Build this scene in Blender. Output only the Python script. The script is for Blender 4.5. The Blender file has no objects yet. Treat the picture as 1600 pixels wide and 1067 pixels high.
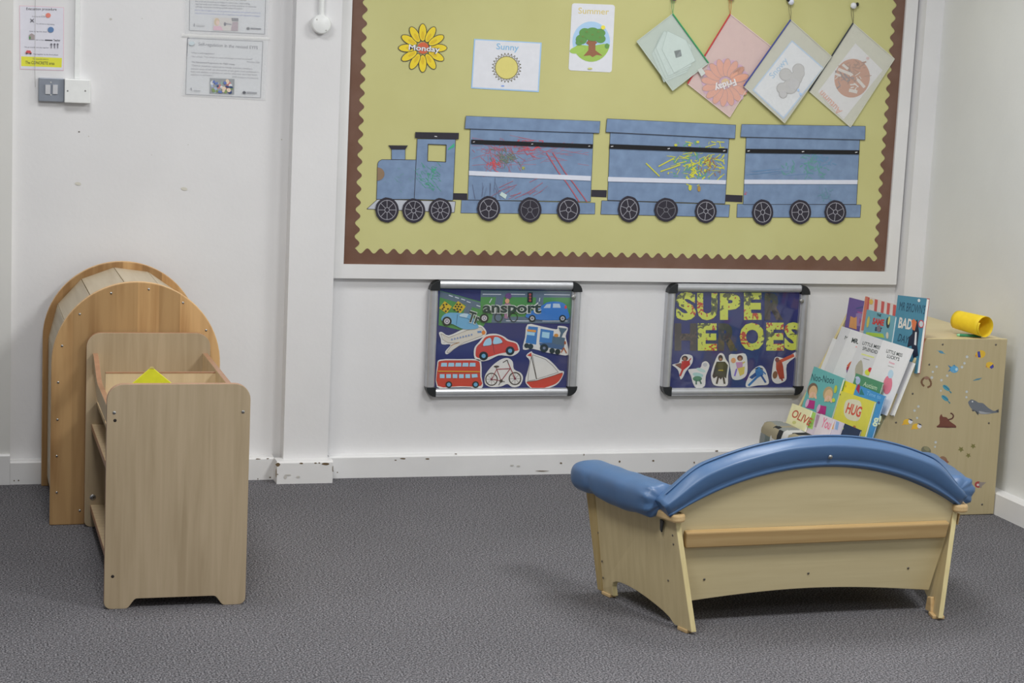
import bpy, bmesh, math, random
from mathutils import Vector, Matrix
S = bpy.context.scene
COL = S.collection
random.seed(7)

# ------------------------------------------------------------ camera
FPX = 2965.0
YAW, PIT, ROL = 0.29453, 0.15145, 0.04759
CAMP = Vector((0.0, -6.7457, 1.59))
_f = Vector((math.sin(YAW)*math.cos(PIT), math.cos(YAW)*math.cos(PIT), -math.sin(PIT)))
_r0 = Vector((math.cos(YAW), -math.sin(YAW), 0)); _u0 = _r0.cross(_f)
_r = _r0*math.cos(ROL) + _u0*math.sin(ROL); _u = -_r0*math.sin(ROL) + _u0*math.cos(ROL)
cd = bpy.data.cameras.new('camera'); cam = bpy.data.objects.new('camera', cd); COL.objects.link(cam)
cd.sensor_fit = 'HORIZONTAL'; cd.sensor_width = 36.0; cd.lens = FPX/1600.0*36.0; cd.clip_start = .1; cd.clip_end = 100
cam.matrix_world = Matrix(((_r.x, _u.x, -_f.x, CAMP.x), (_r.y, _u.y, -_f.y, CAMP.y), (_r.z, _u.z, -_f.z, CAMP.z), (0, 0, 0, 1)))
S.camera = cam

# ------------------------------------------------------------ daylight, ceiling lamps, exposure
w = bpy.data.worlds.new('world'); S.world = w; w.use_nodes = True
w.node_tree.nodes['Background'].inputs[0].default_value = (0.93, 0.96, 1.0, 1)
w.node_tree.nodes['Background'].inputs[1].default_value = 0.20
LAMPS = [(0.35, -1.3, .80), (2.5, -1.3, .95), (0.35, -3.3, 1.65), (2.5, -3.3, 2.0), (0.35, -5.6, .55), (2.5, -5.6, .55)]
LAMP_W = 23.1
for lx, ly, k in LAMPS:
    l = bpy.data.lights.new('ceiling_lamp', 'AREA'); l.shape = 'RECTANGLE'; l.size = 0.6; l.size_y = 0.6
    l.energy = LAMP_W*k; l.color = (1.0, 0.995, 0.985)
    o = bpy.data.objects.new('ceiling_lamp', l); COL.objects.link(o); o.location = (lx, ly, 2.66)
S.view_settings.view_transform = 'Standard'; S.view_settings.look = 'None'
S.view_settings.exposure = 0.0; S.view_settings.gamma = 1.0; S.view_settings.use_curve_mapping = False
try:
    S.cycles.use_denoising = True
    S.cycles.max_bounces = 8; S.cycles.diffuse_bounces = 5; S.cycles.transparent_max_bounces = 12
except Exception: pass

# ------------------------------------------------------------ geometry helpers
def ray(px, py):
    return _f*FPX + _r*(px-800) + _u*(533.5-py)
class Plane:
    """a real plane in the room; at() gives the point of it seen at a place of the photo, n points to the viewer"""
    def __init__(s, o, n): s.o = Vector(o); s.n = Vector(n).normalized()
    def at(s, px, py, off=0.0):
        d = ray(px, py); o = s.o + s.n*off
        return CAMP + d*((o-CAMP).dot(s.n)/d.dot(s.n))
def wallp(y): return Plane((0, y, 0), (0, -1, 0))

def lin(v):
    v /= 255.0
    return v/12.92 if v <= .04045 else ((v+.055)/1.055)**2.4
MATS = {}
def mat(name, rgb, rough=.6, white=200, spec=.4, grain=0.0, gscale=40, bump=0.0, bscale=200, metal=0.0, stretch=(1, 1, 1), coat=0.0, rgb2=None, sheen=0.0):
    """rgb as seen (sRGB) where a white wall reads `white`"""
    if name in MATS: return MATS[name]
    m = bpy.data.materials.new(name); m.use_nodes = True; nt = m.node_tree; b = nt.nodes['Principled BSDF']
    k = .80/lin(white)
    c = [min(.93, lin(v)*k) for v in rgb]
    b.inputs['Base Color'].default_value = (*c, 1); b.inputs['Roughness'].default_value = rough
    b.inputs['Specular IOR Level'].default_value = spec; b.inputs['Metallic'].default_value = metal
    if coat: b.inputs['Coat Weight'].default_value = coat; b.inputs['Coat Roughness'].default_value = .12
    tc = nt.nodes.new('ShaderNodeTexCoord'); mp = nt.nodes.new('ShaderNodeMapping'); mp.inputs['Scale'].default_value = stretch
    nt.links.new(tc.outputs['Object'], mp.inputs[0])
    nz = nt.nodes.new('ShaderNodeTexNoise'); nz.inputs['Scale'].default_value = gscale; nz.inputs['Detail'].default_value = 4
    nt.links.new(mp.outputs[0], nz.inputs[0])
    cr = nt.nodes.new('ShaderNodeValToRGB'); cr.color_ramp.elements[0].position = .3; cr.color_ramp.elements[1].position = .7
    g = grain or .03
    c2 = [min(.93, lin(v)*k) for v in rgb2] if rgb2 else [v*(1-g) for v in c]
    c1 = c if rgb2 else [min(.95, v*(1+g*.6)) for v in c]
    cr.color_ramp.elements[0].color = (*c2, 1); cr.color_ramp.elements[1].color = (*c1, 1)
    nt.links.new(nz.outputs[0], cr.inputs[0]); nt.links.new(cr.outputs[0], b.inputs['Base Color'])
    if bump:
        n2 = nt.nodes.new('ShaderNodeTexNoise'); n2.inputs['Scale'].default_value = bscale; n2.inputs['Detail'].default_value = 3
        nt.links.new(tc.outputs['Object'], n2.inputs[0])
        bp = nt.nodes.new('ShaderNodeBump'); bp.inputs['Strength'].default_value = bump; bp.inputs['Distance'].default_value = .002
        nt.links.new(n2.outputs[0], bp.inputs['Height']); nt.links.new(bp.outputs[0], b.inputs['Normal'])
    MATS[name] = m
    return m

def wood(name, light, dark, white=190, axis=2, stave=0.0, rough=.45, figure=1.0):
    """laminate or timber: long grain along `axis`, optional glued staves across x"""
    m = bpy.data.materials.new(name); m.use_nodes = True; nt = m.node_tree; b = nt.nodes['Principled BSDF']
    k = .80/lin(white); N = nt.nodes.new; L = nt.links.new
    cl = [lin(v)*k for v in light]; cdk = [lin(v)*k for v in dark]
    b.inputs['Roughness'].default_value = rough; b.inputs['Specular IOR Level'].default_value = .35
    tc = N('ShaderNodeTexCoord')
    def mapped(sc):
        mp = N('ShaderNodeMapping'); s = [sc[0]]*3; s[axis] = sc[1]; mp.inputs['Scale'].default_value = s
        L(tc.outputs['Object'], mp.inputs[0]); return mp
    n1 = N('ShaderNodeTexNoise'); n1.inputs['Scale'].default_value = 1; n1.inputs['Detail'].default_value = 5; n1.inputs['Distortion'].default_value = .6
    L(mapped((55, 3.0)).outputs[0], n1.inputs[0])
    n2 = N('ShaderNodeTexWave'); n2.wave_type = 'RINGS'; n2.inputs['Scale'].default_value = 1.0; n2.inputs['Distortion'].default_value = 5.0
    n2.inputs['Detail'].default_value = 3; n2.inputs['Detail Scale'].default_value = 1.2
    L(mapped((9, 1.1)).outputs[0], n2.inputs[0])
    mx = N('ShaderNodeMix'); mx.data_type = 'FLOAT'; mx.inputs[0].default_value = .45*figure
    L(n1.outputs[0], mx.inputs[2]); L(n2.outputs['Fac'], mx.inputs[3])
    cr = N('ShaderNodeValToRGB'); cr.color_ramp.elements[0].position = .25; cr.color_ramp.elements[1].position = .72
    cr.color_ramp.elements[0].color = (*cdk, 1); cr.color_ramp.elements[1].color = (*cl, 1)
    L(mx.outputs[0], cr.inputs[0]); out = cr.outputs[0]
    if stave:
        sx = N('ShaderNodeSeparateXYZ'); L(tc.outputs['Object'], sx.inputs[0])
        dv = N('ShaderNodeMath'); dv.operation = 'DIVIDE'; dv.inputs[1].default_value = stave; L(sx.outputs[0], dv.inputs[0])
        fl = N('ShaderNodeMath'); fl.operation = 'FLOOR'; L(dv.outputs[0], fl.inputs[0])
        wn = N('ShaderNodeTexWhiteNoise'); wn.noise_dimensions = '1D'; L(fl.outputs[0], wn.inputs['W'])
        mr = N('ShaderNodeMapRange'); mr.inputs[3].default_value = .68; mr.inputs[4].default_value = 1.16; L(wn.outputs[0], mr.inputs[0])
        mm = N('ShaderNodeMix'); mm.data_type = 'RGBA'; mm.blend_type = 'MULTIPLY'; mm.inputs[0].default_value = 1
        L(out, mm.inputs[6]); L(mr.outputs[0], mm.inputs[7]); out = mm.outputs[2]
    L(out, b.inputs['Base Color'])
    return m

def glassy(name, mix=.10, rough=.08, tint=(1, 1, 1)):
    m = bpy.data.materials.new(name); m.use_nodes = True; nt = m.node_tree; nt.nodes.clear(); N = nt.nodes.new; L = nt.links.new
    o = N('ShaderNodeOutputMaterial'); t = N('ShaderNodeBsdfTransparent'); t.inputs[0].default_value = (*tint, 1)
    g = N('ShaderNodeBsdfGlossy'); g.inputs['Roughness'].default_value = rough
    x = N('ShaderNodeMixShader'); x.inputs[0].default_value = mix
    L(t.outputs[0], x.inputs[1]); L(g.outputs[0], x.inputs[2]); L(x.outputs[0], o.inputs[0]); return m
def frosted(name, rgb, mix=.4):
    m = bpy.data.materials.new(name); m.use_nodes = True; nt = m.node_tree; nt.nodes.clear(); N = nt.nodes.new; L = nt.links.new
    o = N('ShaderNodeOutputMaterial'); t = N('ShaderNodeBsdfTransparent')
    g = N('ShaderNodeBsdfPrincipled'); g.inputs['Roughness'].default_value = .3
    k = .8/lin(200); g.inputs['Base Color'].default_value = (*[lin(v)*k for v in rgb], 1)
    nz = N('ShaderNodeTexNoise'); nz.inputs['Scale'].default_value = 45
    mr = N('ShaderNodeMapRange'); mr.inputs[1].default_value = .35; mr.inputs[2].default_value = .65; mr.inputs[3].default_value = mix*.93; mr.inputs[4].default_value = min(1, mix*1.07)
    L(nz.outputs[0], mr.inputs[0])
    x = N('ShaderNodeMixShader'); L(mr.outputs[0], x.inputs[0])
    L(t.outputs[0], x.inputs[1]); L(g.outputs[0], x.inputs[2]); L(x.outputs[0], o.inputs[0]); return m

_pal = {}
def P(rgb, white=200, rough=.55):
    """printed colour with veiling haze mixed in as grey"""
    rgb = tuple(int(round(v*.92+.08*135)) for v in rgb); key = (rgb, white, rough)  # haze put into every ink by blending towards grey
    if key not in _pal: _pal[key] = mat('ink_%d_%d_%d' % tuple(rgb) if white == 200 else 'print_%d_%d_%d_%d' % (*rgb, white), rgb, rough, white, .25)
    return _pal[key]

def tag(o, label=None, cat=None, group=None, kind=None):
    if label: o['label'] = label
    if cat: o['category'] = cat
    if group: o['group'] = group
    if kind: o['kind'] = kind
    return o
def empty(name, loc, label, cat, group=None, rz=0.0):
    o = bpy.data.objects.new(name, None); COL.objects.link(o); o.location = loc; o.rotation_euler = (0, 0, rz); o.empty_display_size = .05
    return tag(o, label, cat, group)

class MB:
    """collects shapes; build() links them as one mesh object"""
    def __init__(s): s.v = []; s.f = []; s.m = []; s.sm = []; s.mats = []
    def mi(s, m):
        if m not in s.mats: s.mats.append(m)
        return s.mats.index(m)
    def add(s, vs, fs, m, smooth=False):
        b = len(s.v); s.v += [Vector(v) for v in vs]; i = s.mi(m)
        for f in fs: s.f.append([b+j for j in f]); s.m.append(i); s.sm.append(smooth)
    def box(s, a, b, m):
        x0, y0, z0 = a; x1, y1, z1 = b
        s.add([(x0, y0, z0), (x1, y0, z0), (x1, y1, z0), (x0, y1, z0), (x0, y0, z1), (x1, y0, z1), (x1, y1, z1), (x0, y1, z1)],
              [(0, 3, 2, 1), (4, 5, 6, 7), (0, 1, 5, 4), (1, 2, 6, 5), (2, 3, 7, 6), (3, 0, 4, 7)], m)
    def prism(s, pts, off, m, edge=None, smooth=False):
        """outline pts extruded by vector off; the end at pts is the front"""
        n = len(pts); pts = [Vector(p) for p in pts]; off = Vector(off); edge = edge or m
        nn = Vector((0, 0, 0))
        for i in range(n): nn += pts[i].cross(pts[(i+1) % n])
        if nn.dot(off) > 0: pts = pts[::-1]
        q = [p+off for p in pts]
        s.add(pts, [tuple(range(n))], m); s.add(q, [tuple(range(n))[::-1]], m)
        for i in range(n):
            j = (i+1) % n
            s.add([pts[i], q[i], q[j], pts[j]], [(0, 1, 2, 3)], edge, smooth)
    def tube(s, path, r, m, seg=10, cap=True, smooth=True):
        path = [Vector(p) for p in path]; rs = r if isinstance(r, (list, tuple)) else [r]*len(path)
        vs = []; prev = None
        for i, p in enumerate(path):
            t = (path[min(i+1, len(path)-1)]-path[max(i-1, 0)]).normalized()
            a = prev if prev is not None else (Vector((0, 0, 1)) if abs(t.z) < .9 else Vector((1, 0, 0)))
            x = (a - t*a.dot(t)).normalized(); prev = x; y = t.cross(x)
            vs += [p + (x*math.cos(q)+y*math.sin(q))*rs[i] for q in [2*math.pi*k/seg for k in range(seg)]]
        fs = [(i*seg+k, i*seg+(k+1) % seg, (i+1)*seg+(k+1) % seg, (i+1)*seg+k) for i in range(len(path)-1) for k in range(seg)]
        s.add(vs, fs, m, smooth)
        if cap: s.add(vs[:seg], [tuple(range(seg))[::-1]], m); s.add(vs[-seg:], [tuple(range(seg))], m)
    def lathe(s, c, ax, prof, m, seg=24, smooth=True):
        """prof: (distance along ax, radius)"""
        c = Vector(c); ax = Vector(ax).normalized(); s.tube([c+ax*d for d, r in prof], [max(r, 1e-5) for d, r in prof], m, seg, True, smooth)
    def grid(s, rows, m, close=False, smooth=True):
        nr = len(rows); nc = len(rows[0]); vs = [p for r in rows for p in r]; fs = []
        for i in range(nr-1):
            for k in range(nc if close else nc-1): fs.append((i*nc+k, i*nc+(k+1) % nc, (i+1)*nc+(k+1) % nc, (i+1)*nc+k))
        s.add(vs, fs, m, smooth)
    def build(s, name, parent=None, bevel=0.0, world=True, fix=False):
        me = bpy.data.meshes.new(name); off = parent.location.copy() if (parent and world) else Vector((0, 0, 0))
        pp = parent.parent if parent else None
        while pp is not None and world: off += pp.location; pp = pp.parent
        me.from_pydata([tuple(v-off) for v in s.v], [], s.f)
        for m in s.mats: me.materials.append(m)
        for p, i, q in zip(me.polygons, s.m, s.sm): p.material_index = i; p.use_smooth = q
        if fix or bevel:
            bm = bmesh.new(); bm.from_mesh(me); bmesh.ops.remove_doubles(bm, verts=bm.verts, dist=1e-6)
            bmesh.ops.recalc_face_normals(bm, faces=bm.faces); bm.to_mesh(me); bm.free()
        me.update()
        o = bpy.data.objects.new(name, me); COL.objects.link(o)
        if parent: o.parent = parent
        if bevel:
            bv = o.modifiers.new('bevel', 'BEVEL'); bv.width = bevel; bv.segments = 2; bv.limit_method = 'ANGLE'; bv.angle_limit = math.radians(40)
        return o

def rounded(x0, y0, x1, y1, r, n=6):
    """rounded rectangle, r = one radius or four (bl, br, tr, tl)"""
    r = r if isinstance(r, (tuple, list)) else (r,)*4; out = []
    for cx, cy, rr, a0 in ((x0, y0, r[0], 180), (x1, y0, r[1], 270), (x1, y1, r[2], 0), (x0, y1, r[3], 90)):
        ccx = cx + rr*(1 if cx == x0 else -1); ccy = cy + rr*(1 if cy == y0 else -1)
        if rr <= 0: out.append((cx, cy)); continue
        for k in range(n+1):
            a = math.radians(a0+90*k/n); out.append((ccx+rr*math.cos(a), ccy+rr*math.sin(a)))
    return out
def smooth_loop(pts, n=4):
    out = []; N = len(pts)
    for i in range(N):
        p0, p1, p2, p3 = [Vector(pts[(i+k-1) % N]).to_2d() for k in range(4)]
        for k in range(n):
            t = k/n; out.append(tuple(.5*((2*p1)+(p2-p0)*t+(2*p0-5*p1+4*p2-p3)*t*t+(3*p1-p0-3*p2+p3)*t**3)))
    return out

_txt = {}
def glyphs(s, bold):
    key = (s, bold)
    if key not in _txt:
        c = bpy.data.curves.new('lettering', 'FONT'); c.body = s; c.offset = bold; c.resolution_u = 3
        o = bpy.data.objects.new('lettering', c); me = bpy.data.meshes.new_from_object(o)
        vs = [(v.co.x, v.co.y) for v in me.vertices]; fs = [tuple(p.vertices) for p in me.polygons]
        bpy.data.objects.remove(o); bpy.data.curves.remove(c); bpy.data.meshes.remove(me)
        xs = [v[0] for v in vs]
        _txt[key] = ([(x-min(xs), y) for x, y in vs], fs, max(xs)-min(xs))
    return _txt[key]

class Art:
    """flat printed or cut paper work on a plane, drawn in layers a hair apart"""
    def __init__(s, plane, off=0.0, step=.00015, conv=None):
        s.pl = plane; s.off = off; s.step = step; s.mb = MB(); s.conv = conv or (lambda x, y: (x, y))
    def pt(s, x, y): return s.pl.at(*s.conv(x, y), s.off)
    def base(s, pts, m, th=.0006, edge=None):
        q = [s.pl.at(*s.conv(*p), s.off+th) for p in pts]; s.mb.prism(q, -s.pl.n*th, m, edge); s.off += th+s.step; return s
    def poly(s, pts, m):
        q = [s.pt(*p) for p in pts]; nn = Vector((0, 0, 0))
        for i in range(len(q)): nn += (q[i]-q[0]).cross(q[(i+1) % len(q)]-q[0])
        if nn.dot(s.pl.n) < 0: q = q[::-1]
        s.mb.add(q, [tuple(range(len(q)))], m); s.off += s.step; return s
    def ell(s, cx, cy, rx, ry, m, rot=0, n=20, a0=0, a1=360):
        c, q = math.cos(math.radians(rot)), math.sin(math.radians(rot)); pts = []
        for k in range(n+(a1-a0 < 360)):
            a = math.radians(a0+(a1-a0)*k/n); x, y = rx*math.cos(a), ry*math.sin(a); pts.append((cx+x*c-y*q, cy+x*q+y*c))
        return s.poly(pts, m)
    def line(s, pts, wd, m, closed=False, flat=False):
        if closed: pts = list(pts)+[pts[0]]
        for (x0, y0), (x1, y1) in zip(pts, pts[1:]):
            d = math.hypot(x1-x0, y1-y0) or 1; nx, ny = -(y1-y0)/d*wd/2, (x1-x0)/d*wd/2
            q = [s.pt(x0+nx, y0+ny), s.pt(x1+nx, y1+ny), s.pt(x1-nx, y1-ny), s.pt(x0-nx, y0-ny)]
            if (q[1]-q[0]).cross(q[2]-q[0]).dot(s.pl.n) < 0: q = q[::-1]
            s.mb.add(q, [(0, 1, 2, 3)], m)
        s.off += s.step; return s
    def ring(s, cx, cy, rx, ry, wd, m, n=20):
        return s.line([(cx+rx*math.cos(2*math.pi*k/n), cy+ry*math.sin(2*math.pi*k/n)) for k in range(n)], wd, m, True)
    def text(s, t, p0, p1, h, m, bold=.0, outline=None, ow=.0, shear=0.0):
        """letters fill p0..p1 along the baseline, capital height h"""
        for bd, mm in (((bold+ow, outline),) if outline else ())+((bold, m),):
            vs, fs, wd = glyphs(t, bd); dx, dy = (p1[0]-p0[0])/wd, (p1[1]-p0[1])/wd
            L = math.hypot(p1[0]-p0[0], p1[1]-p0[1]); ux, uy = (p1[1]-p0[1])/L*h/.72, -(p1[0]-p0[0])/L*h/.72
            q = [s.pt(p0[0]+x*dx+y*ux+y*shear*dx*0, p0[1]+x*dy+y*uy) for x, y in vs]
            ff = []
            for f in fs:
                nn = (q[f[1]]-q[f[0]]).cross(q[f[2]]-q[f[0]]).dot(s.pl.n); ff.append(f if nn > 0 else f[::-1])
            s.mb.add(q, ff, mm); s.off += s.step
        return s
    def build(s, name, parent=None): return s.mb.build(name, parent)
def zc(x0, y0, f): return lambda x, y: (x0+x/f, y0+y/f)

# ------------------------------------------------------------ shared materials
WHITE = mat('white_wall_paint', (200, 200, 201), .55, 200, .3, .035, 3.0, .25, 60)
WHITE_R = mat('white_wall_paint_right', (195, 196, 194), .5, 200, .3, .04, 3.0, .2, 60)
GLOSSW = mat('white_gloss_paint', (202, 202, 202), .35, 200, .4, .04, 6)
PLASTW = mat('white_plastic', (208, 210, 209), .3, 200, .45)
CHIP = mat('bare_wood_chip', (84, 70, 50), .8, 180)
SCUFF = mat('grey_scuff', (165, 163, 158), .7, 190)
LAM = wood('beech_laminate', (161, 145, 120), (143, 127, 102), 196, 2, figure=.5)
LAM_IN = wood('beech_laminate_inside', (186, 168, 138), (172, 153, 122), 196, 2, figure=.5)
BAND = mat('orange_brown_edge_band', (138, 104, 80), .4, 190, grain=.1)
ARCHW = wood('solid_beech_staves', (176, 142, 98), (146, 110, 70), 196, 2, stave=.068)
ARCHE = wood('solid_beech_edge', (192, 158, 112), (168, 132, 88), 196, 2)
SLAT = wood('pale_slat_veneer', (180, 167, 143), (168, 153, 128), 205, 1, figure=.4)
PLY = wood('birch_plywood', (180, 168, 133), (172, 159, 123), 190, 0, figure=.2)
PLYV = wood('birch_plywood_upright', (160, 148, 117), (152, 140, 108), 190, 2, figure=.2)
SIDEV = wood('birch_sofa_side', (176, 162, 126), (166, 151, 115), 190, 2, figure=.25)
PLYE = wood('birch_plywood_edge', (190, 178, 134), (176, 162, 118), 190, 2, figure=.2)
RAILW = wood('beech_rail', (160, 136, 96), (144, 118, 78), 190, 0, figure=.5)
POSTW = wood('post_wood', (160, 142, 100), (144, 124, 82), 190, 2, figure=.4)
CAPW = wood('beech_cap', (178, 154, 114), (160, 134, 94), 190, 1, figure=.4)
STEEL = mat('steel_screw', (150, 150, 148), .35, 200, metal=.8)
DARKH = mat('dark_hole', (40, 36, 32), .8, 200)
VINYL = mat('blue_vinyl', (64, 97, 137), .42, 212, .85, .05, 8, .35, 25)
BLACKP = mat('black_plastic', (34, 36, 38), .35, 200)

# ------------------------------------------------------------ carpet
def carpet():
    m = bpy.data.materials.new('grey_speckled_carpet'); m.use_nodes = True; nt = m.node_tree; b = nt.nodes['Principled BSDF']; N = nt.nodes.new; L = nt.links.new
    b.inputs['Roughness'].default_value = .95; b.inputs['Specular IOR Level'].default_value = .1
    tc = N('ShaderNodeTexCoord')
    a = N('ShaderNodeTexNoise'); a.inputs['Scale'].default_value = 185; a.inputs['Detail'].default_value = 2; a.inputs['Roughness'].default_value = .7; L(tc.outputs['Object'], a.inputs[0])
    cr = N('ShaderNodeValToRGB'); e = cr.color_ramp.elements
    e[0].position = .34; e[0].color = (  .028, .028, .031, 1); e[1].position = .66; e[1].color = (.31, .31, .325, 1)
    x = e.new(.50); x.color = (.128, .127, .136, 1)
    L(a.outputs[0], cr.inputs[0])
    c = N('ShaderNodeTexNoise'); c.inputs['Scale'].default_value = 1.6; c.inputs['Detail'].default_value = 3; L(tc.outputs['Object'], c.inputs[0])
    mr = N('ShaderNodeMapRange'); mr.inputs[1].default_value = .3; mr.inputs[2].default_value = .7; mr.inputs[3].default_value = .92; mr.inputs[4].default_value = 1.07; L(c.outputs[0], mr.inputs[0])
    d = N('ShaderNodeTexNoise'); d.inputs['Scale'].default_value = 60; L(tc.outputs['Object'], d.inputs[0])
    tint = N('ShaderNodeMix'); tint.data_type = 'RGBA'; tint.inputs[6].default_value = (1.05, .98, .97, 1); tint.inputs[7].default_value = (.96, 1.0, 1.03, 1); L(d.outputs[0], tint.inputs[0])
    m1 = N('ShaderNodeMix'); m1.data_type = 'RGBA'; m1.blend_type = 'MULTIPLY'; m1.inputs[0].default_value = 1; L(cr.outputs[0], m1.inputs[6]); L(mr.outputs[0], m1.inputs[7])
    m2 = N('ShaderNodeMix'); m2.data_type = 'RGBA'; m2.blend_type = 'MULTIPLY'; m2.inputs[0].default_value = 1; L(m1.outputs[2], m2.inputs[6]); L(tint.outputs[2], m2.inputs[7])
    L(m2.outputs[2], b.inputs['Base Color'])
    bp = N('ShaderNodeBump'); bp.inputs['Strength'].default_value = .8; bp.inputs['Distance'].default_value = .004; L(a.outputs[0], bp.inputs['Height']); L(bp.outputs[0], b.inputs['Normal'])
    return m
YW = .045           # plane of the plaster behind the skirting
XR = 3.728          # right wall
mb = MB(); mb.box((-3.2, -8.0, -.05), (XR+.1, YW+.1, 0), carpet()); tag(mb.build('floor'), kind='structure')
mb = MB(); mb.box((-3.2, YW, 0), (XR+.1, YW+.1, 2.7), WHITE)
a = Art(wallp(YW), 0.0002)      # small marks and chips on the paint
for x, y, r in ((123.5, 206, 1.6), (138.5, 213, 1.0), (440, 218, 1.2), (173, 30, 2.2), (488, 86, 1.4), (222, 29, .8), (294, 226, .8), (237, 242, .7)): a.ell(x, y, r, r*.8, SCUFF if r != 1.6 else P((110, 108, 104)))
for x, y in ((122, 287), (288, 295), (492, 256)): a.ell(x, y, 5, 2.5, P((193, 190, 180)), 10)
mb.v += a.mb.v and []; wallobj = mb
base_n = len(wallobj.v)
for vs in (a.mb,):
    b0 = len(wallobj.v); wallobj.v += vs.v
    for f, mi_ in zip(vs.f, vs.m): wallobj.f.append([b0+j for j in f]); wallobj.m.append(wallobj.mi(vs.mats[mi_])); wallobj.sm.append(False)
tag(wallobj.build('wall_back'), kind='structure')
mb = MB(); mb.box((XR, -8.0, 0), (XR+.1, YW, 2.7), WHITE_R); tag(mb.build('wall_right'), kind='structure')
mb = MB(); mb.box((-3.2, -8.0, 2.7), (XR+.1, YW+.1, 2.75), WHITE); tag(mb.build('ceiling'), kind='structure')

def skirt(name, x0, x1, y, h=.083, ends=(0, 0), chips=(), depth=.045, ch=.006, scuffs=()):
    m = MB(); prof = [(y, 0), (y, h-ch), (y+ch, h), (y+depth, h), (y+depth, 0)]
    m.prism([(x0, p, q) for p, q in prof], (x1-x0, 0, 0), GLOSSW)
    A = Art(wallp(y), .0002)
    for cx, cy, rx, ry in chips: A.poly(smooth_loop([(cx+rx*(1+.35*random.uniform(-1, 1))*math.cos(k), cy+ry*(1+.35*random.uniform(-1, 1))*math.sin(k)) for k in [q*math.pi/3 for q in range(6)]], 2), CHIP)
    for cx, cy, rx, ry in scuffs: A.ell(cx, cy, rx, ry, SCUFF)
    b0 = len(m.v); m.v += A.mb.v
    for f, i in zip(A.mb.f, A.mb.m): m.f.append([b0+j for j in f]); m.m.append(m.mi(A.mb.mats[i])); m.sm.append(False)
    return tag(m.build(name, fix=False), kind='structure')
skirt('baseboard_back_left', .225, 1.1588, 0, chips=((403, 717, 5, .9), (418.5, 716.5, 2, .8), (403, 748, 1, 1), (422, 746, 1.4, 1), (22, 751, 1, 1), (29, 750.5, 1, 1)))
skirt('baseboard_back_right', 1.3642, XR, 0, chips=((527, 738, 1.3, .8), (630, 716.6, 5, 1), (618, 719, 2, 1), (668, 717, 3, .9), (712, 709, 2.6, .9), (520, 736, 1.2, .9), (912.5, 710.5, .7, 1.7), (968, 721, 1.5, 1.4), (1021, 719.5, 1.6, 1.2), (1085, 722.5, 1, 1.6), (1120, 704.5, 2.6, .9), (848, 735.8, 9, .6), (877, 723.2, 1.8, 1)), scuffs=((800, 727, 3, 1), (810, 728, 3, 1)))
# pillar with its own skirting
mb = MB(); mb.box((1.188, -.027, 0), (1.352, YW, 2.7), WHITE); tag(mb.build('trim_1'), kind='structure')
skirt('trim_2', 1.1588, 1.3642, -.072, depth=.045, chips=((434, 725.5, 3, 2.8), (471, 724, 3.2, 1.1), (493, 723.5, 2.4, 1), (509, 725, 5.5, 2), (499, 723.2, 1.5, .8), (431.3, 740, .8, 7), (520, 732, .7, 4), (434, 741, 1, 1)), scuffs=((446, 745, 2.4, 3), (450, 742, 5, 1), (466, 745, 3, 1.5)))
mb = MB(); mb.box((1.1588, -.0268, 0), (1.1878, 0, .0828), GLOSSW); mb.box((1.3522, -.0268, 0), (1.3642, 0, .0828), GLOSSW); tag(mb.build('trim_3'), kind='structure')
# boxed-in strip at the far left with taller skirting
mb = MB(); mb.box((-.4, .012, 0), (.2249, YW, 2.7), mat('white_boxing_paint', (198, 198, 195), .5, 204, .3, .03, 3)); tag(mb.build('trim_4'), kind='structure')
mb = MB(); mb.prism([(-.4, p, q) for p, q in ((-.002, 0), (-.002, .103), (.003, .109), (.012, .109), (.012, 0))], (.6245, 0, 0), GLOSSW); tag(mb.build('trim_5'), kind='structure')
# pilaster in the right corner, skirting of right wall
mb = MB(); mb.box((3.652, -.03, 0), (XR, YW, 2.7), WHITE); tag(mb.build('trim_6'), kind='structure')
mb = MB(); mb.prism([(p, -8.0, q) for p, q in ((3.685, 0), (3.685, .077), (3.691, .083), (XR, .083), (XR, 0))], (0, 7.96, 0), GLOSSW)
tag(mb.build('baseboard_right'), kind='structure')

# ------------------------------------------------------------ big yellow notice board
BX0, BX1, BZ0, BZ1 = 1.3968, 3.590, .7952, 2.02
YB = .030
nb = empty('notice_board', (2.5, YW, BZ0), 'large white framed notice board with yellow backing and brown wavy border', 'notice board')
m = MB(); FY = .018
for q in ([(1.3535, BZ0-.0515), (3.6407, BZ0-.0515), (3.5900, BZ0), (1.3968, BZ0)], [(1.3535, BZ0-.0515), (1.3968, BZ0), (1.3968, BZ1), (1.3535, BZ1+.05)],
          [(3.6407, BZ0-.0515), (3.6407, BZ1+.05), (3.59, BZ1), (3.59, BZ0)], [(1.3535, BZ1+.05), (1.3968, BZ1), (3.59, BZ1), (3.6407, BZ1+.05)]):
    m.prism([(x, FY, z) for x, z in q], (0, YW-FY, 0), GLOSSW)
m.build('frame', nb, fix=True)
YEL = mat('yellow_backing_paper', (185, 183, 129), .75, 206, .2, .05, 3.0, .5, 5, rgb2=(179, 176, 121))
m = MB(); m.box((BX0, YB, BZ0), (BX1, YW, BZ1), YEL); m.build('backing_paper', nb)
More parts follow.
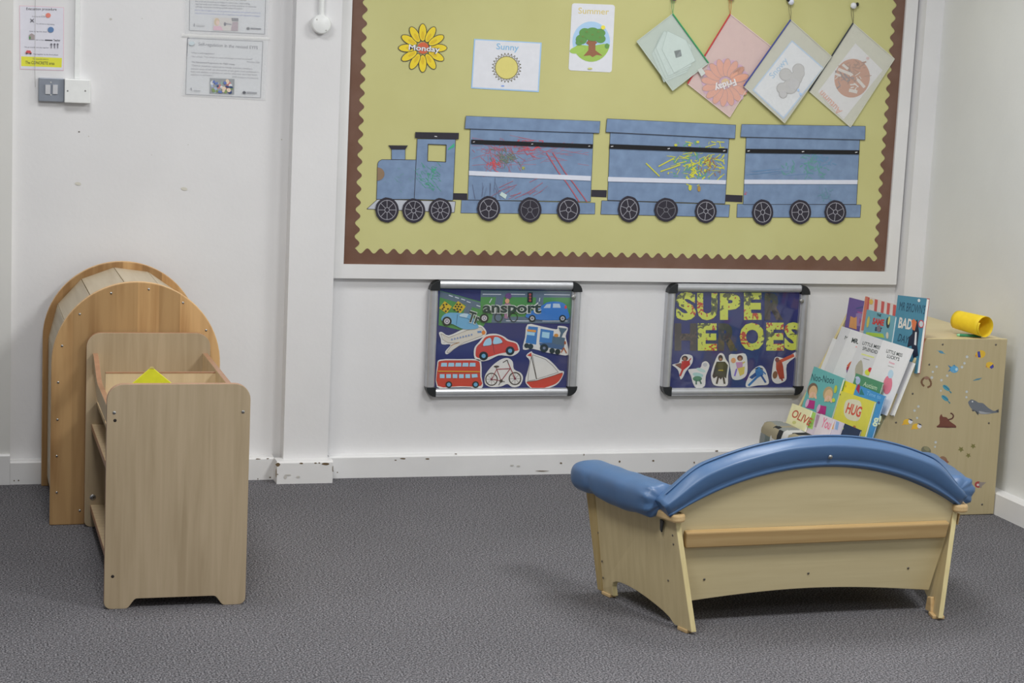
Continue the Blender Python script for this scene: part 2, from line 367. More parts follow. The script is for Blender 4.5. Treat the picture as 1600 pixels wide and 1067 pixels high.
def scallop():
    per = .0495; hi, lo = .0585, .0395; pts = []
    def wv(t): return (hi+lo)/2 + (hi-lo)/2*math.cos(2*math.pi*t/per)
    n = 10; m = MB(); BR = mat('brown_border_card', (104, 78, 66), .35, 200, .4, .10, 14, coat=.3, rgb2=(96, 68, 54)); y = YB-.001
    L = BX1-BX0; K = int(L/per*n)
    prev = None
    for i in range(K+1):
        t = L*i/K; p = ((BX0+t, y, BZ0), (BX0+t, y, BZ0+wv(t+.01)))
        if prev: m.add([prev[0], p[0], p[1], prev[1]], [(0, 1, 2, 3)], BR)
        prev = p
    H = BZ1-BZ0
    for sx, x0 in ((1, BX0), (-1, BX1)):
        K = int(H/per*n); prev = None
        for i in range(K+1):
            t = H*i/K; yy = y-.0006; p = ((x0, yy, BZ0+t), (x0+sx*wv(t+.022)*(1 if sx > 0 else .93), yy, BZ0+t))
            if prev:
                q = [prev[0], prev[1], p[1], p[0]]
                m.add(q if sx > 0 else q[::-1], [(0, 1, 2, 3)], BR)
            prev = p
    return m
scallop().build('scalloped_border', nb)
BP = wallp(YB)

def K(*v): return P(v)
OUTL = P((50, 50, 54)); PAPW = P((206, 208, 214)); WHT = P((212, 212, 214))
BLUEP = mat('blue_sugar_paper', (118, 139, 168), .8, 202, .15, .10, 22, rgb2=(106, 125, 153))
BLACKC = mat('black_card', (52, 50, 58), .8, 202, .2); RIB = mat('black_ribbon', (16, 16, 20), .5, 202)
LGREY = mat('light_grey_paper', (172, 176, 184), .8, 202, .2); WSTR = mat('white_paper_strip', (196, 200, 212), .8, 202, .2)
CHALK = P((150, 150, 160))

def wheel(root, cx, cy, rx, ry, sp, rot=0, faint=False, off=.0045):
    A = Art(BP, off); n = 26
    pts = [(cx+rx*(1+.02*math.sin(3*k))*math.cos(2*math.pi*k/n), cy+ry*(1+.02*math.cos(2*k))*math.sin(2*math.pi*k/n)) for k in range(n)]
    A.base(pts, BLACKC, .0012)
    ck = P((108, 108, 116)) if faint else CHALK
    A.ring(cx, cy, rx*.78, ry*.78, .9, ck); A.ring(cx, cy, rx*.2, ry*.2, .9, ck, 10)
    for i in range(sp):
        a_ = 2*math.pi*i/sp+rot; A.line([(cx+rx*.2*math.cos(a_), cy+ry*.2*math.sin(a_)), (cx+rx*.76*math.cos(a_), cy+ry*.76*math.sin(a_))], .8, ck)
    return A.build('wheel', root)
def scribble(A, cx, cy, rx, ry, n, m, lmin, lmax, wd, rnd, ang=None, clip=None):
    clip = clip or CLIP[0]
    for _ in range(n):
        x = cx+rx*max(-1.3, min(1.3, rnd.gauss(0, .62))); y = cy+ry*max(-1.2, min(1.2, rnd.gauss(0, .6))); a_ = rnd.uniform(0, math.pi) if ang is None else math.radians(rnd.gauss(*ang)); l = rnd.uniform(lmin, lmax)
        dx, dy = math.cos(a_)*l/2, math.sin(a_)*l/2; w_ = wd*rnd.uniform(.4, 1.1)
        if clip:
            x = max(clip[0]+abs(dx)+3, min(clip[2]-abs(dx)-3, x)); y = max(clip[1]+abs(dy)+3, min(clip[3]-abs(dy)-3, y))
        s_ = A.step; A.step = .000006; A.line([(x-dx, y-dy), (x+rnd.uniform(-.6, .6), y+rnd.uniform(-.6, .6)), (x+dx, y+dy)], w_, m); A.step = s_
CLIP = [None]
# engine
lc = BP.at(648, 330); eng = empty('train_engine_cutout', lc, 'blue paper steam engine cutout with chimney and cab, stuck on the yellow board', 'paper cutout')
cz = zc(560, 160, 3.9525)
A = Art(BP, .0005, conv=cz); A.base([(52, 658), (118, 598), (600, 612), (592, 680)], LGREY); A.line([(52, 658), (118, 598), (600, 612), (592, 680)], 3, OUTL, True); A.build('footplate', eng)
A = Art(BP, .0015, conv=cz); bo = [(112, 598), (116, 480), (118, 400), (120, 375), (128, 362), (145, 353), (362, 355), (347, 598)]
A.base(bo, BLUEP); A.line(bo, 3, OUTL, True)
rnd = random.Random(3); GRN = P((88, 140, 132)); scribble(A, 470, 470, 100, 90, 50, P((72, 142, 120)), 15, 70, 4, rnd, (40, 25)) if False else None
scribble(A, 270, 480, 80, 60, 14, GRN, 10, 30, 2, rnd, (35, 30)); A.build('boiler', eng)
A = Art(BP, .0025, conv=cz)
A.base([(364, 225), (600, 228), (594, 330), (543, 330), (543, 262), (430, 258), (427, 363), (540, 368), (543, 330), (594, 330), (584, 605), (345, 598)], BLUEP)
A.line([(364, 225), (600, 228), (584, 605), (345, 598)], 3, OUTL, True); A.line([(430, 258), (543, 262), (540, 368), (427, 363)], 4, OUTL, True)
scribble(A, 440, 470, 60, 80, 70, P((70, 146, 120)), 10, 40, 3.5, rnd, (40, 30)); scribble(A, 465, 410, 12, 12, 14, P((60, 160, 120)), 6, 16, 5, rnd)
A.poly([(555, 285), (592, 252), (592, 275), (552, 295)], P((60, 160, 120))); A.build('cab', eng)
A = Art(BP, .0042, conv=cz); A.base([(352, 183), (621, 188), (619, 228), (350, 220)], BLACKC); A.line([(470, 209), (486, 211)], 4, WHT); A.build('cab_roof', eng)
A = Art(BP, .0022, conv=cz); A.base([(205, 290), (289, 290), (289, 354), (205, 352)], BLUEP); A.line([(205, 290), (205, 352), (289, 354), (289, 290)], 2.5, OUTL); A.build('chimney', eng)
A = Art(BP, .0034, conv=cz); A.base([(185, 265), (306, 266), (290, 291), (203, 291)], BLACKC); A.build('chimney_cap', eng)
A = Art(BP, .0032, conv=cz); A.base([(118, 400)]+[(120+41*math.cos(math.radians(t)), 442+40*math.sin(math.radians(t))) for t in range(-80, 81, 16)]+[(117, 484)], P((128, 106, 84))); A.build('front_lamp', eng)
for i, (x, y, rx, ry) in enumerate(((604.8, 328, 18.3, 19.5), (646.5, 329, 18, 19), (688, 328.4, 18, 19))): wheel(eng, x, y, rx, ry, 8, .2*i)
A = Art(BP, .0008, conv=cz); A.base([(583, 560), (672, 562), (672, 603), (583, 600)], BLACKC); A.build('coupling', eng)

def wagon(label, cv, roof, body, base, rib, wst, whl, cpl, deco):
    c = BP.at(*cv(*whl[1][:2])); root = empty('train_wagon_cutout', c, label, 'paper cutout', 'paper wagons of the train')
    A = Art(BP, .0006, conv=cv); A.base(base, BLUEP); A.line(base, 2, OUTL, True); A.build('base_strip', root)
    A = Art(BP, .0016, conv=cv); A.base(body, BLUEP); A.line(body, 2, OUTL, True); deco(A); A.build('body', root)
    A = Art(BP, .0046, conv=cv); A.base(roof, BLUEP); A.line([roof[3], roof[2]], 3, OUTL); A.line(roof, 1.4, OUTL, True); A.build('roof', root)
    A = Art(BP, .0040, conv=cv); A.base(rib, RIB, .0012)
    for t in (.02, .5, .97): A.line([(rib[0][0]+(rib[1][0]-rib[0][0])*t-5, (rib[0][1]+rib[3][1])/2+(rib[1][1]-rib[0][1])*t+1), (rib[0][0]+(rib[1][0]-rib[0][0])*t+6, (rib[0][1]+rib[3][1])/2+(rib[1][1]-rib[0][1])*t-1)], 3.5, WHT)
    A.build('black_stripe', root)
    A = Art(BP, .0040, conv=cv); A.base(wst, WSTR); A.build('white_stripe', root)
    for i, (x, y, rx, ry, sp, ft) in enumerate(whl):
        px, py = cv(x, y); wheel(root, px, py, rx, ry, sp, i*.7+.3, ft, .0055)
    if cpl: A = Art(BP, .0008, conv=cv); A.base(cpl, BLACKC); A.build('coupling', root)
def deco1(A):
    CLIP[0] = (700, 200, 1425, 600)
    r = random.Random(11); RED = P((166, 92, 104)); RED2 = P((196, 74, 80))
    scribble(A, 1050, 300, 320, 70, 60, RED, 30, 190, 2.2, r, (0, 14)); scribble(A, 900, 340, 150, 90, 55, RED, 20, 90, 2.5, r, (70, 30)); scribble(A, 830, 385, 30, 35, 26, RED2, 10, 30, 5, r); scribble(A, 1050, 285, 60, 40, 26, RED2, 20, 60, 4, r, (-10, 25))
    scribble(A, 910, 340, 70, 50, 60, P((104, 118, 100)), 12, 40, 4, r, (40, 30)); scribble(A, 1018, 407, 8, 9, 8, P((160, 160, 70)), 6, 14, 5, r)
    scribble(A, 830, 550, 90, 50, 12, P((92, 96, 120)), 40, 110, 2, r, (80, 12)); scribble(A, 1000, 540, 120, 50, 14, RED, 30, 120, 3, r, (-25, 12))
    for dx in (0, 40): A.line([(1160+dx, 310), (1235+dx, 430), (1290+dx, 500), (1365+dx*1.2, 615)], 6, P((172, 86, 98)))
    A.poly([(885, 552), (918, 572), (908, 596), (872, 572)], P((182, 200, 196)))
def deco2(A):
    CLIP[0] = (110, 185, 655, 475)
    r = random.Random(12); YL = P((188, 188, 66)); G = P((88, 150, 120))
    scribble(A, 500, 290, 90, 80, 60, G, 8, 40, 6, r); scribble(A, 540, 290, 110, 90, 90, YL, 8, 50, 4.5, r, (-20, 40)); scribble(A, 580, 300, 40, 40, 30, P((150, 110, 70)), 8, 26, 4, r); scribble(A, 510, 340, 40, 50, 30, P((196, 196, 60)), 6, 24, 7, r)
    for l in ([(335, 308), (410, 268)], [(345, 332), (440, 300)], [(275, 292), (340, 355)], [(385, 335), (380, 345)]): A.line(l, 6, YL)
    for x, y in ((487, 410), (530, 415), (524, 190), (485, 205), (418, 205)): A.ell(x, y, 8, 14 if y > 400 else 6, YL if x != 530 else P((160, 130, 70)))
def deco3(A):
    CLIP[0] = (745, 215, 1290, 480)
    r = random.Random(13)
    scribble(A, 1050, 310, 90, 55, 60, P((88, 140, 138)), 8, 30, 6, r); scribble(A, 900, 330, 90, 20, 8, P((92, 128, 166)), 60, 140, 2.5, r, (-2, 3)); scribble(A, 1110, 280, 60, 30, 24, P((92, 132, 164)), 10, 40, 4, r); scribble(A, 1140, 440, 30, 40, 22, P((94, 132, 150)), 8, 22, 5, r); scribble(A, 750, 438, 8, 6, 5, P((170, 90, 110)), 6, 12, 4, r)
wagon('blue paper wagon with red and green crayon scribbles, next to the engine', cz, [(665, 83), (1494, 116), (1488, 190), (657, 162)], [(692, 160), (1452, 186), (1434, 612), (676, 602)],
      [(637, 603), (1462, 620), (1460, 690), (632, 683)], [(698, 230), (1448, 258), (1446, 284), (696, 256)], [(683, 422), (1436, 455), (1434, 484), (683, 450)],
      [(805, 655, 18, 19.5, 5, 0), (1060, 663, 18, 19.5, 5, 1), (1298, 663, 18, 19.5, 5, 0)], [(1440, 540), (1535, 542), (1532, 586), (1438, 582)], deco1)
cy_ = zc(920, 160, 3.077)
wagon('blue paper wagon splashed with yellow and green paint, in the middle of the train', cy_, [(88, 78), (707, 108), (703, 174), (82, 143)], [(103, 142), (675, 170), (655, 487), (90, 470)],
      [(62, 472), (678, 492), (673, 552), (57, 538)], [(100, 200), (668, 222), (666, 243), (98, 222)], [(93, 358), (660, 374), (658, 393), (92, 380)],
      [(193, 513, 17, 20.5, 6, 0), (372, 516, 18.5, 18.5, 5, 1), (563, 523, 17, 18.5, 6, 0)], [(654, 443), (740, 447), (738, 480), (652, 476)], deco2)
wagon('blue paper wagon with faint green and blue crayon, last in the train', cy_, [(735, 105), (1330, 114), (1328, 180), (729, 166)], [(757, 163), (1303, 178), (1287, 490), (742, 490)],
      [(714, 488), (1309, 492), (1305, 553), (711, 553)], [(757, 223), (1302, 230), (1300, 250), (755, 243)], [(748, 371), (1293, 373), (1291, 393), (747, 392)],
      [(836, 528, 16.5, 20, 6, 0), (1017, 527, 17, 19, 6, 0), (1186, 527, 17, 18.5, 6, 0)], None, deco3)

CLIP[0] = None
# cards
def petals(A, cx, cy, r0, r1, w_, n, m, ol, ph=0, ob=1.0):
    A.step = .00005
    for i in range(n):
        a_ = ph+360*i/n; c, s_ = math.cos(math.radians(a_)), math.sin(math.radians(a_)); rm = (r0+r1)/2; l = (r1-r0)/2
        A.ell(cx+rm*c, cy+rm*s_, l+ob, w_+ob, ol, a_, 16); A.ell(cx+rm*c, cy+rm*s_, l, w_, m, a_, 16)
        A.ell(cx+(rm-l*.35)*c, cy+(rm-l*.35)*s_, l*.5, w_*.45, P((204, 172, 40)) if w_ < 10 else m, a_, 10)
A = Art(BP, .0006); outl = []
for i in range(96):
    a_ = 2*math.pi*i/96; rr = 30+9*abs(math.cos(a_*6)); outl.append((660.5+rr*math.cos(a_), 75+rr*math.sin(a_)))
A.base(outl, glassy('laminate_edge', .05, .1), .0008); A.off += .0003
petals(A, 660.5, 75, 11, 37.5, 5.6, 12, P((216, 192, 44)), OUTL, 0)
A.ell(661, 75, 9, 9, P((196, 92, 60))); A.text('Monday', (638.5, 77.5), (687, 81.5), 8.5, WHT, .02, P((60, 60, 66)), .035)
tag(A.build('flower_card'), 'yellow flower shaped card reading Monday on the yellow board', 'card')
A = Art(BP, .0006, conv=zc(530, 0, 3.334)); q = [(703, 202), (1055, 222), (1040, 480), (687, 460)]
A.base(q, P((150, 184, 220)), .0008); A.poly([(709, 208), (1048, 227), (1034, 473), (694, 454)], PAPW)
A.text('Sunny', (818, 256), (935, 264), 32, P((128, 172, 206)), .015)
for i in range(26):
    a_ = 2*math.pi*i/26; c, s_ = math.cos(a_), math.sin(a_); A.line([(872+62*c-6*s_, 353+62*s_+6*c), (872+77*c, 353+77*s_), (872+62*c+6*s_, 353+62*s_-6*c)], 3, P((90, 84, 60)))
    A.off -= A.step
A.off += A.step; A.ell(872, 353, 61, 61, P((110, 104, 60)), n=32); A.ell(872, 353, 57, 57, P((204, 194, 112)), n=32); A.ell(852, 448, 9, 4, P((120, 150, 210)))
tag(A.build('weather_card'), 'white card with blue edge and a sun reading Sunny', 'card')
A = Art(BP, .0006, conv=zc(530, 0, 3.334)); q = []
for (x, y), (nx, ny), (mx_, my) in (((1212, 17), (12, 0), (0, 12)), ((1436, 25), (0, 12), (-12, 0)), ((1420, 377), (-12, 0), (0, -12)), ((1195, 367), (0, -12), (12, 0))):
    q += [(x+mx_, y+my), (x+nx*.3+mx_*.3, y+ny*.3+my*.3), (x+nx, y+ny)]
A.base(q, PAPW, .0008); A.text('Summer', (1245, 70), (1405, 76), 32, P((198, 182, 116)), .01)
A.ell(1313, 217, 98, 105, P((158, 190, 220)), n=36)
A.poly([(1313+98*math.cos(math.radians(t)), 217+105*math.sin(math.radians(t))) for t in range(8, 173, 11)]+[(1245, 232), (1313, 240), (1380, 228)], P((146, 178, 82)))
A.ell(1240, 260, 40, 18, P((150, 184, 86)), -12); A.ell(1395, 240, 12, 14, P((96, 140, 74)))
A.poly([(1300, 200), (1335, 200), (1335, 262), (1372, 290), (1340, 286), (1320, 298), (1306, 288), (1272, 292), (1298, 262)], P((138, 92, 66)))
A.poly([(1285, 225), (1300, 205), (1312, 225), (1325, 205), (1345, 222), (1330, 235), (1300, 235)], P((138, 92, 66)))
[A.ell(x, y, a_, b_, P((88, 138, 72)), 0, 16) for x, y, a_, b_ in ((1262, 205, 30, 26), (1280, 172, 30, 26), (1320, 165, 34, 22), (1355, 172, 32, 22), (1362, 202, 26, 22), (1325, 190, 44, 24), (1250, 222, 18, 14))]
for x, y in ((1270, 190), (1290, 165), (1320, 180), (1350, 165), (1360, 195), (1262, 215)): A.ell(x, y, 7, 5, P((104, 128, 66)))
A.ell(1375, 143, 11, 11, P((232, 208, 70))); A.ell(1307, 357, 12, 5, P((190, 190, 120)))
tag(A.build('season_card'), 'upright white card with a tree in a circle reading Summer', 'card')

# hanging zip wallets
def quad_lerp(T, L_, R_, a_, b_): return (T[0]+(R_[0]-T[0])*a_+(L_[0]-T[0])*b_, T[1]+(R_[1]-T[1])*a_+(L_[1]-T[1])*b_)
def wallet(label, T, L_, R_, off, back, front, zipm, zip_right, pin, cordm, pinm, fill):
    B_ = (L_[0]+R_[0]-T[0], L_[1]+R_[1]-T[1]); root = empty('zip_wallet', BP.at(*T, off), label, 'wallet', 'zip wallets hanging from pins on the board')
    A = Art(BP, off); A.base([T, R_, B_, L_], back, .0008); A.build('pouch_back', root)
    fill(off+.0014)
    A = Art(BP, off+.0046); e = [quad_lerp(T, L_, R_, u, v) for u, v in ((0, 0), (.5, .004), (1, 0), (.996, .5), (1, 1), (.5, .996), (0, 1), (.004, .5))]; A.base(e, front, .0004)
    A.line([T, R_, B_, L_], 1.2, back, True); A.build('pouch_front', root)
    E_ = R_ if zip_right else L_
    mb_ = MB(); mb_.tube([BP.at(*T, off+.005), BP.at(*E_, off+.005)], .0030, zipm, 6)
    mb_.build('zip', root)
    if zip_right is not None:
        q_ = quad_lerp(T, L_, R_, .93 if zip_right else .05, .05 if zip_right else .93)
        mb_ = MB(); mb_.tube([BP.at(*T, off+.005), BP.at(T[0]+(pin[0]-T[0])*.4+1.6, T[1]+(pin[1]-T[1])*.4, off+.008), BP.at(pin[0]+1.5, pin[1], .014)], .0009, cordm, 5)
        mb_.tube([BP.at(*T, off+.005), BP.at(T[0]+(pin[0]-T[0])*.4-1.6, T[1]+(pin[1]-T[1])*.4, off+.008), BP.at(pin[0]-1.5, pin[1], .014)], .0009, cordm, 5); mb_.build('cord', root)
    p = BP.at(*pin, 0); mb_ = MB(); mb_.lathe(p+Vector((0, 0, 0)), (0, -1, 0), ((0, .0015), (.006, .0015), (.0065, .008), (.010, .0115), (.016, .0125), (.021, .009), (.024, .001)), pinm, 16)
    return root, mb_
def pin_obj(mb_, label): return tag(mb_.build('push_pin'), label, 'push pin', 'pins holding the zip wallets')
ZG = P((60, 150, 96)); ZR = P((180, 52, 56)); ZB = P((58, 66, 134)); ZK = P((44, 48, 58))
c6 = zc(960, 0, 3.478)
def fill1(o):
    for i, (dx, dy) in enumerate(((-22, 34), (-12, 18), (-2, 4), (6, -12))):
        A = Art(BP, o+i*.0008, conv=lambda x, y: c6(310+(x-305)*1.1, 280+(y-272)*1.1))
        A.base([(290+dx-20, 165+dy), (405+dx, 235+dy), (425+dx-20, 340+dy), (310+dx-20, 380+dy+10), (250+dx-20, 250+dy)] if i < 3 else [(285, 170), (378, 215), (424, 318), (318, 378), (258, 262)], P((186+3*i, 198+3*i, 194+3*i)), .0005); A.line([(285, 170), (378, 215), (424, 318), (318, 378), (258, 262)] if i == 3 else [(290+dx-20, 165+dy), (405+dx, 235+dy), (425+dx-20, 340+dy), (310+dx-20, 380+dy+10), (250+dx-20, 250+dy)], 1.6, P((150, 164, 160)), True)
        if i == 3: A.poly([(318, 270), (350, 262), (357, 295), (327, 304)], P((122, 130, 132)))
        tag(A.build('paper_slip'), ('pale green paper slip at the bottom of the green zipped wallet', 'pale paper slip second from bottom in the green zipped wallet', 'pale paper slip under the top one in the green zipped wallet', 'top paper slip with a grey square in the green zipped wallet')[i], 'paper', 'slips in the green zipped wallet')
r1, p1 = wallet('pale wallet with a green zip, smallest of the four hanging wallets', (1051.1, 21.6), (995.1, 64.7), (1107, 98.4), .012, P((178, 188, 180)), frosted('frosted_front_green', (196, 206, 200), .16), ZG, True, (1051.5, -4), P((70, 150, 96)), P((150, 100, 140)), fill1)
pin_obj(p1, 'pin holding the wallet with the green zip')
m_ = MB(); q = [BP.at(x, y, .0185) for x, y in ((1089.7, 109), (1096, 105.8), (1102.2, 114.3), (1096, 119.6))]; m_.prism(q, (0, -.0005, 0), P((190, 196, 190))); m_.build('care_tag', r1)
def fill2(o):
    A = Art(BP, o, conv=c6); ol = []
    for i in range(96):
        a_ = 2*math.pi*i/96; rr = 118+12*abs(math.cos(a_*8)); ol.append((603+rr*math.cos(a_), 448+rr*math.sin(a_)))
    A.base(ol, P((196, 160, 196)), .0006); A.off += .0003
    petals(A, 603, 448, 34, 130, 19, 16, P((212, 150, 118)), P((150, 120, 120)), 6, .9*3)
    A.ell(603, 448, 22, 22, P((206, 180, 130))); A.text('Friday', (655, 428), (540, 468), 36, P((226, 222, 226)), .03, P((150, 130, 140)), .03)
    tag(A.build('flower_card'), 'orange and lilac flower card reading Friday upside down inside the pink wallet', 'card')
r2, p2 = wallet('pink tinted wallet with a red zip holding the flower card', (1141.1, 22.1), (1074.4, 130.8), (1207, 74.2), .004, P((204, 184, 178)), frosted('frosted_front_pink', (210, 190, 188), .20), ZR, False, (1141, -4), P((190, 110, 60)), P((190, 150, 150)), fill2)
pin_obj(p2, 'pin holding the pink wallet with the red zip')
def fill3(o):
    A = Art(BP, o, conv=c6); A.base([(965, 218), (1140, 370), (920, 648), (750, 490)], P((166, 190, 220)), .0006); A.poly([(965, 228), (1130, 371), (919, 636), (760, 489)], P((210, 213, 220)))
    A.text('Snowy', (862, 428), (946, 330), 34, P((150, 184, 216)), .01)
    G1, G2 = P((150, 150, 156)), P((178, 178, 182))
    bl = ((1000, 378, 30), (930, 405, 32), (985, 425, 34), (1005, 400, 26), (912, 480, 28), (955, 470, 38), (917, 512, 20), (975, 455, 30))
    for x, y, r_ in bl: A.ell(x, y, r_+3, r_+3, G1)
    A.off += A.step
    for x, y, r_ in bl: A.ell(x, y, r_, r_, G2)
    A.off += A.step
    for x, y in ((1000, 490), (1012, 512)): A.ell(x, y, 6, 8, P((160, 186, 220)))
    tag(A.build('weather_card'), 'white card with a grey cloud reading Snowy inside the blue zipped wallet', 'card')
r3, p3 = wallet('clear wallet with a navy blue zip, holding the cloud card', (1235.4, 30.8), (1162.1, 134.6), (1299.3, 88.3), .013, P((184, 184, 170)), frosted('frosted_front_clear', (206, 206, 200), .15), ZB, False, (1233.5, 3), P((110, 100, 80)), P((205, 208, 220)), fill3)
p3.lathe(BP.at(1229.5, 0, 0), (0, -1, 0), ((.004, .004), (.018, .008), (.022, .002)), BLACKP, 12)
pin_obj(p3, 'white and black pin holding the wallet with the navy zip')
def fill4(o):
    A = Art(BP, o, conv=c6); A.base([(1310, 235), (1458, 382), (1245, 650), (1105, 500)], P((208, 208, 212)), .0006); A.ell(1292, 425, 96, 106, P((176, 118, 90)), 15, 32)
    rr = random.Random(4); scribble(A, 1300, 380, 60, 45, 24, P((140, 92, 72)), 14, 50, 9, rr); scribble(A, 1250, 430, 50, 40, 16, P((112, 92, 98)), 14, 36, 9, rr); scribble(A, 1290, 450, 60, 50, 10, P((206, 200, 198)), 14, 34, 7, rr)
    for l, w_ in (([(1215, 375), (1290, 405)], 16), ([(1320, 430), (1360, 475)], 16), ([(1240, 350), (1270, 375)], 14), ([(1275, 490), (1320, 500)], 18), ([(1200, 400), (1230, 412)], 12)): A.line(l, w_, P((202, 196, 194)))
    A.text('Autumn', (1240, 603), (1130, 490), 36, P((208, 150, 130)), .01); A.ell(1377, 317, 9, 8, P((200, 170, 170)))
    tag(A.build('season_card'), 'white card with a brown circle reading Autumn upside down inside the black zipped wallet', 'card')
r4, p4 = wallet('clear wallet with a black zip, beside the brown border of the board', (1332.9, 35.9), (1264.2, 142.3), (1397.6, 92), .004, P((190, 190, 176)), frosted('frosted_front_clear_two', (208, 208, 202), .16), ZK, False, (1331, 9), P((80, 70, 60)), P((208, 210, 214)), fill4)
p4.lathe(BP.at(1337, 7, 0), (0, -1, 0), ((.004, .004), (.014, .008), (.020, .002)), BLACKP, 12)
pin_obj(p4, 'white and black pin holding the wallet with the black zip')

# ------------------------------------------------------------ lockable notice cases
def case(name_label, inner, outer, lockpx, navy):
    (x0, z0), (x1, z1) = outer; root = empty('notice_case', ((x0+x1)/2, YW, z0), name_label, 'notice case', 'silver framed notice cases under the board')
    YF = .010; AL = MATS.get('al') or mat('brushed_aluminium', (176, 178, 182), .32, 200, metal=.55, spec=.5, grain=.05); MATS['al'] = AL
    t = .033; bt = .030
    def bar(a, b, horiz):
        # half round profile
        m_ = MB(); (ax, az), (bx, bz) = a, b; n = 8; rows = []
        for k in range(n+1):
            u = k/n; d = math.sin(math.pi*min(1, max(0, u)))**.5*.010
            if horiz: rows.append([Vector((ax, YF-d+.010, az+(bz-az)*u)), Vector((bx, YF-d+.010, az+(bz-az)*u))])
            else: rows.append([Vector((ax+(bx-ax)*u, YF-d+.010, az)), Vector((ax+(bx-ax)*u, YF-d+.010, bz))])
        m_.grid(rows, AL); m_.box((ax, YF+.010, az), (bx, YW, bz), AL); m_.build('frame_bar', root, fix=True)
    c = .036
    bar((x0+c, z1-bt), (x1-c, z1), True); bar((x0+c, z0), (x1-c, z0+bt), True)
    bar((x0, z0+c), (x0+t, z1-c), False); bar((x1-t, z0+c), (x1, z1-c), False)
    for sx, sz in ((0, 0), (1, 0), (1, 1), (0, 1)):
        cx = x0 if sx == 0 else x1; czz = z0 if sz == 0 else z1; dx = 1 if sx == 0 else -1; dz = 1 if sz == 0 else -1
        pts = [(cx+dx*(c+.001), czz), (cx+dx*(c+.001), czz+dz*(c+.001)), (cx, czz+dz*(c+.001))]+[(cx+dx*c*(1-math.cos(math.radians(a_))), czz+dz*c*(1-math.sin(math.radians(a_)))) for a_ in (0, 18, 36, 54, 72)]
        m_ = MB(); m_.prism([(p[0], YF-.003, p[1]) for p in pts], (0, YW-YF+.003, 0), BLACKP); m_.build('corner_cap', root, bevel=.004)
    m_ = MB(); m_.box((x0+t*.6, .030, z0+bt*.6), (x1-t*.6, .040, z1-bt*.6), navy); m_.build('backing', root)
    m_ = MB(); m_.box((x1-t-.004, .014, z0+bt), (x1-t, .030, z1-bt), AL); m_.build('door_strip', root)
    m_ = MB(); m_.box((x0+t-.002, .0155, z0+bt-.002), (x1-t+.002, .017, z1-bt+.002), glassy('case_pane', .05, .06)); m_.build('pane', root)
    m_ = MB(); lp = wallp(.0150).at(*lockpx); m_.lathe(lp, (0, -1, 0), ((0, .009), (.006, .009), (.008, .006), (.0082, .001)), STEEL, 16); m_.build('lock', root)
    return root
NAVY = mat('navy_backing_paper', (44, 50, 100), .6, 196, .3, .08, 8)
case('silver framed case on the wall holding transport pictures', 0, ((1.7247, .3020), (2.3180, .7400)), (895.5, 464), NAVY)
case('silver framed case on the wall reading SUPER HEROES', 0, ((2.6680, .2985), (3.2640, .7380)), (1252, 470), NAVY)
CP = wallp(.030); c8 = zc(660, 425, 5.204); c9 = zc(1025, 430, 5.333)
ROAD = P((84, 102, 122)); GR = P((70, 132, 72)); DK = P((30, 40, 40)); DASH = P((196, 204, 214)); CARB = P((98, 158, 196)); WIN = P((150, 196, 220))
# title strips
A = Art(CP, .0008, conv=c8)
A.base([(475, 150), (1212, 156), (1208, 418), (470, 412)], GR, .0004); A.poly([(475, 152), (1212, 158), (1211, 208), (474, 203)], ROAD); A.poly([(600, 203), (660, 203), (630, 412), (560, 412)], ROAD); A.poly([(925, 205), (985, 205), (975, 414), (915, 414)], ROAD)
A.poly([(640, 362), (1208, 368), (1208, 418), (640, 414)], ROAD); A.line([(490, 180), (640, 182)], 6, DASH); A.line([(720, 180), (835, 182)], 6, DASH); A.line([(990, 182), (1200, 186)], 6, DASH); A.line([(680, 396), (870, 398)], 6, DASH); A.line([(975, 398), (1180, 398)], 6, DASH); A.line([(565, 215), (545, 250)], 7, DASH); A.line([(955, 210), (950, 240)], 6, DASH)
A.poly([(855, 165), (898, 165), (895, 248), (853, 246)], DK)
for y in (183, 207, 231): A.ell(876, y, 10, 10, P((150, 70, 66)))
A.ell(700, 195, 26, 24, P((96, 66, 120))); A.ell(690, 235, 18, 20, P((200, 150, 120))); A.poly([(670, 255), (715, 255), (720, 310), (690, 380), (665, 375)], P((150, 110, 140))); A.ring(620, 368, 32, 34, 6, DK); A.ring(742, 368, 32, 34, 6, DK)
A.poly(smooth_loop([(848, 370), (855, 335), (900, 310), (980, 268), (1020, 245), (1100, 240), (1160, 262), (1185, 320), (1182, 380), (1000, 392)], 3), P((50, 110, 186)))
A.poly([(985, 292), (1010, 262), (1045, 258), (1040, 292)], P((170, 190, 210))); A.poly([(1060, 290), (1062, 256), (1115, 258), (1125, 290)], P((170, 190, 210))); A.ell(1165, 285, 10, 14, P((190, 60, 60)))
for x in (893, 1140): A.ell(x, 377, 28, 28, DK); A.ell(x, 377, 17, 17, P((170, 172, 180))); A.ell(x, 377, 8, 8, P((100, 100, 110)))
A.text('ansport', (492, 328), (966, 330), 85, P((36, 56, 54)), .03, P((190, 196, 192)), .05)
tag(A.build('title_strip'), 'green and grey road picture strip reading ansport in the transport case', 'paper strip', 'title strips in the transport case')
A = Art(CP, .0004, conv=c8); A.base([(143, 150), (560, 265), (520, 400), (460, 500), (300, 470), (131, 432)], GR, .0003)
A.poly([(143, 153), (560, 275), (548, 325), (141, 205)], ROAD); A.poly([(360, 250), (410, 265), (360, 420), (310, 405)], ROAD)
for a_ in ((215, 188), (265, 203), (315, 218), (360, 238), (440, 270)): A.line([a_, (a_[0]+32, a_[1]+11)], 7, DASH)
for x, y, r_ in ((188, 285, 52), (298, 285, 54)): A.poly([(x-r_, y+8), (x-8, y-r_+4), (x+r_, y-4), (x+8, y+r_)], P((196, 168, 44)))
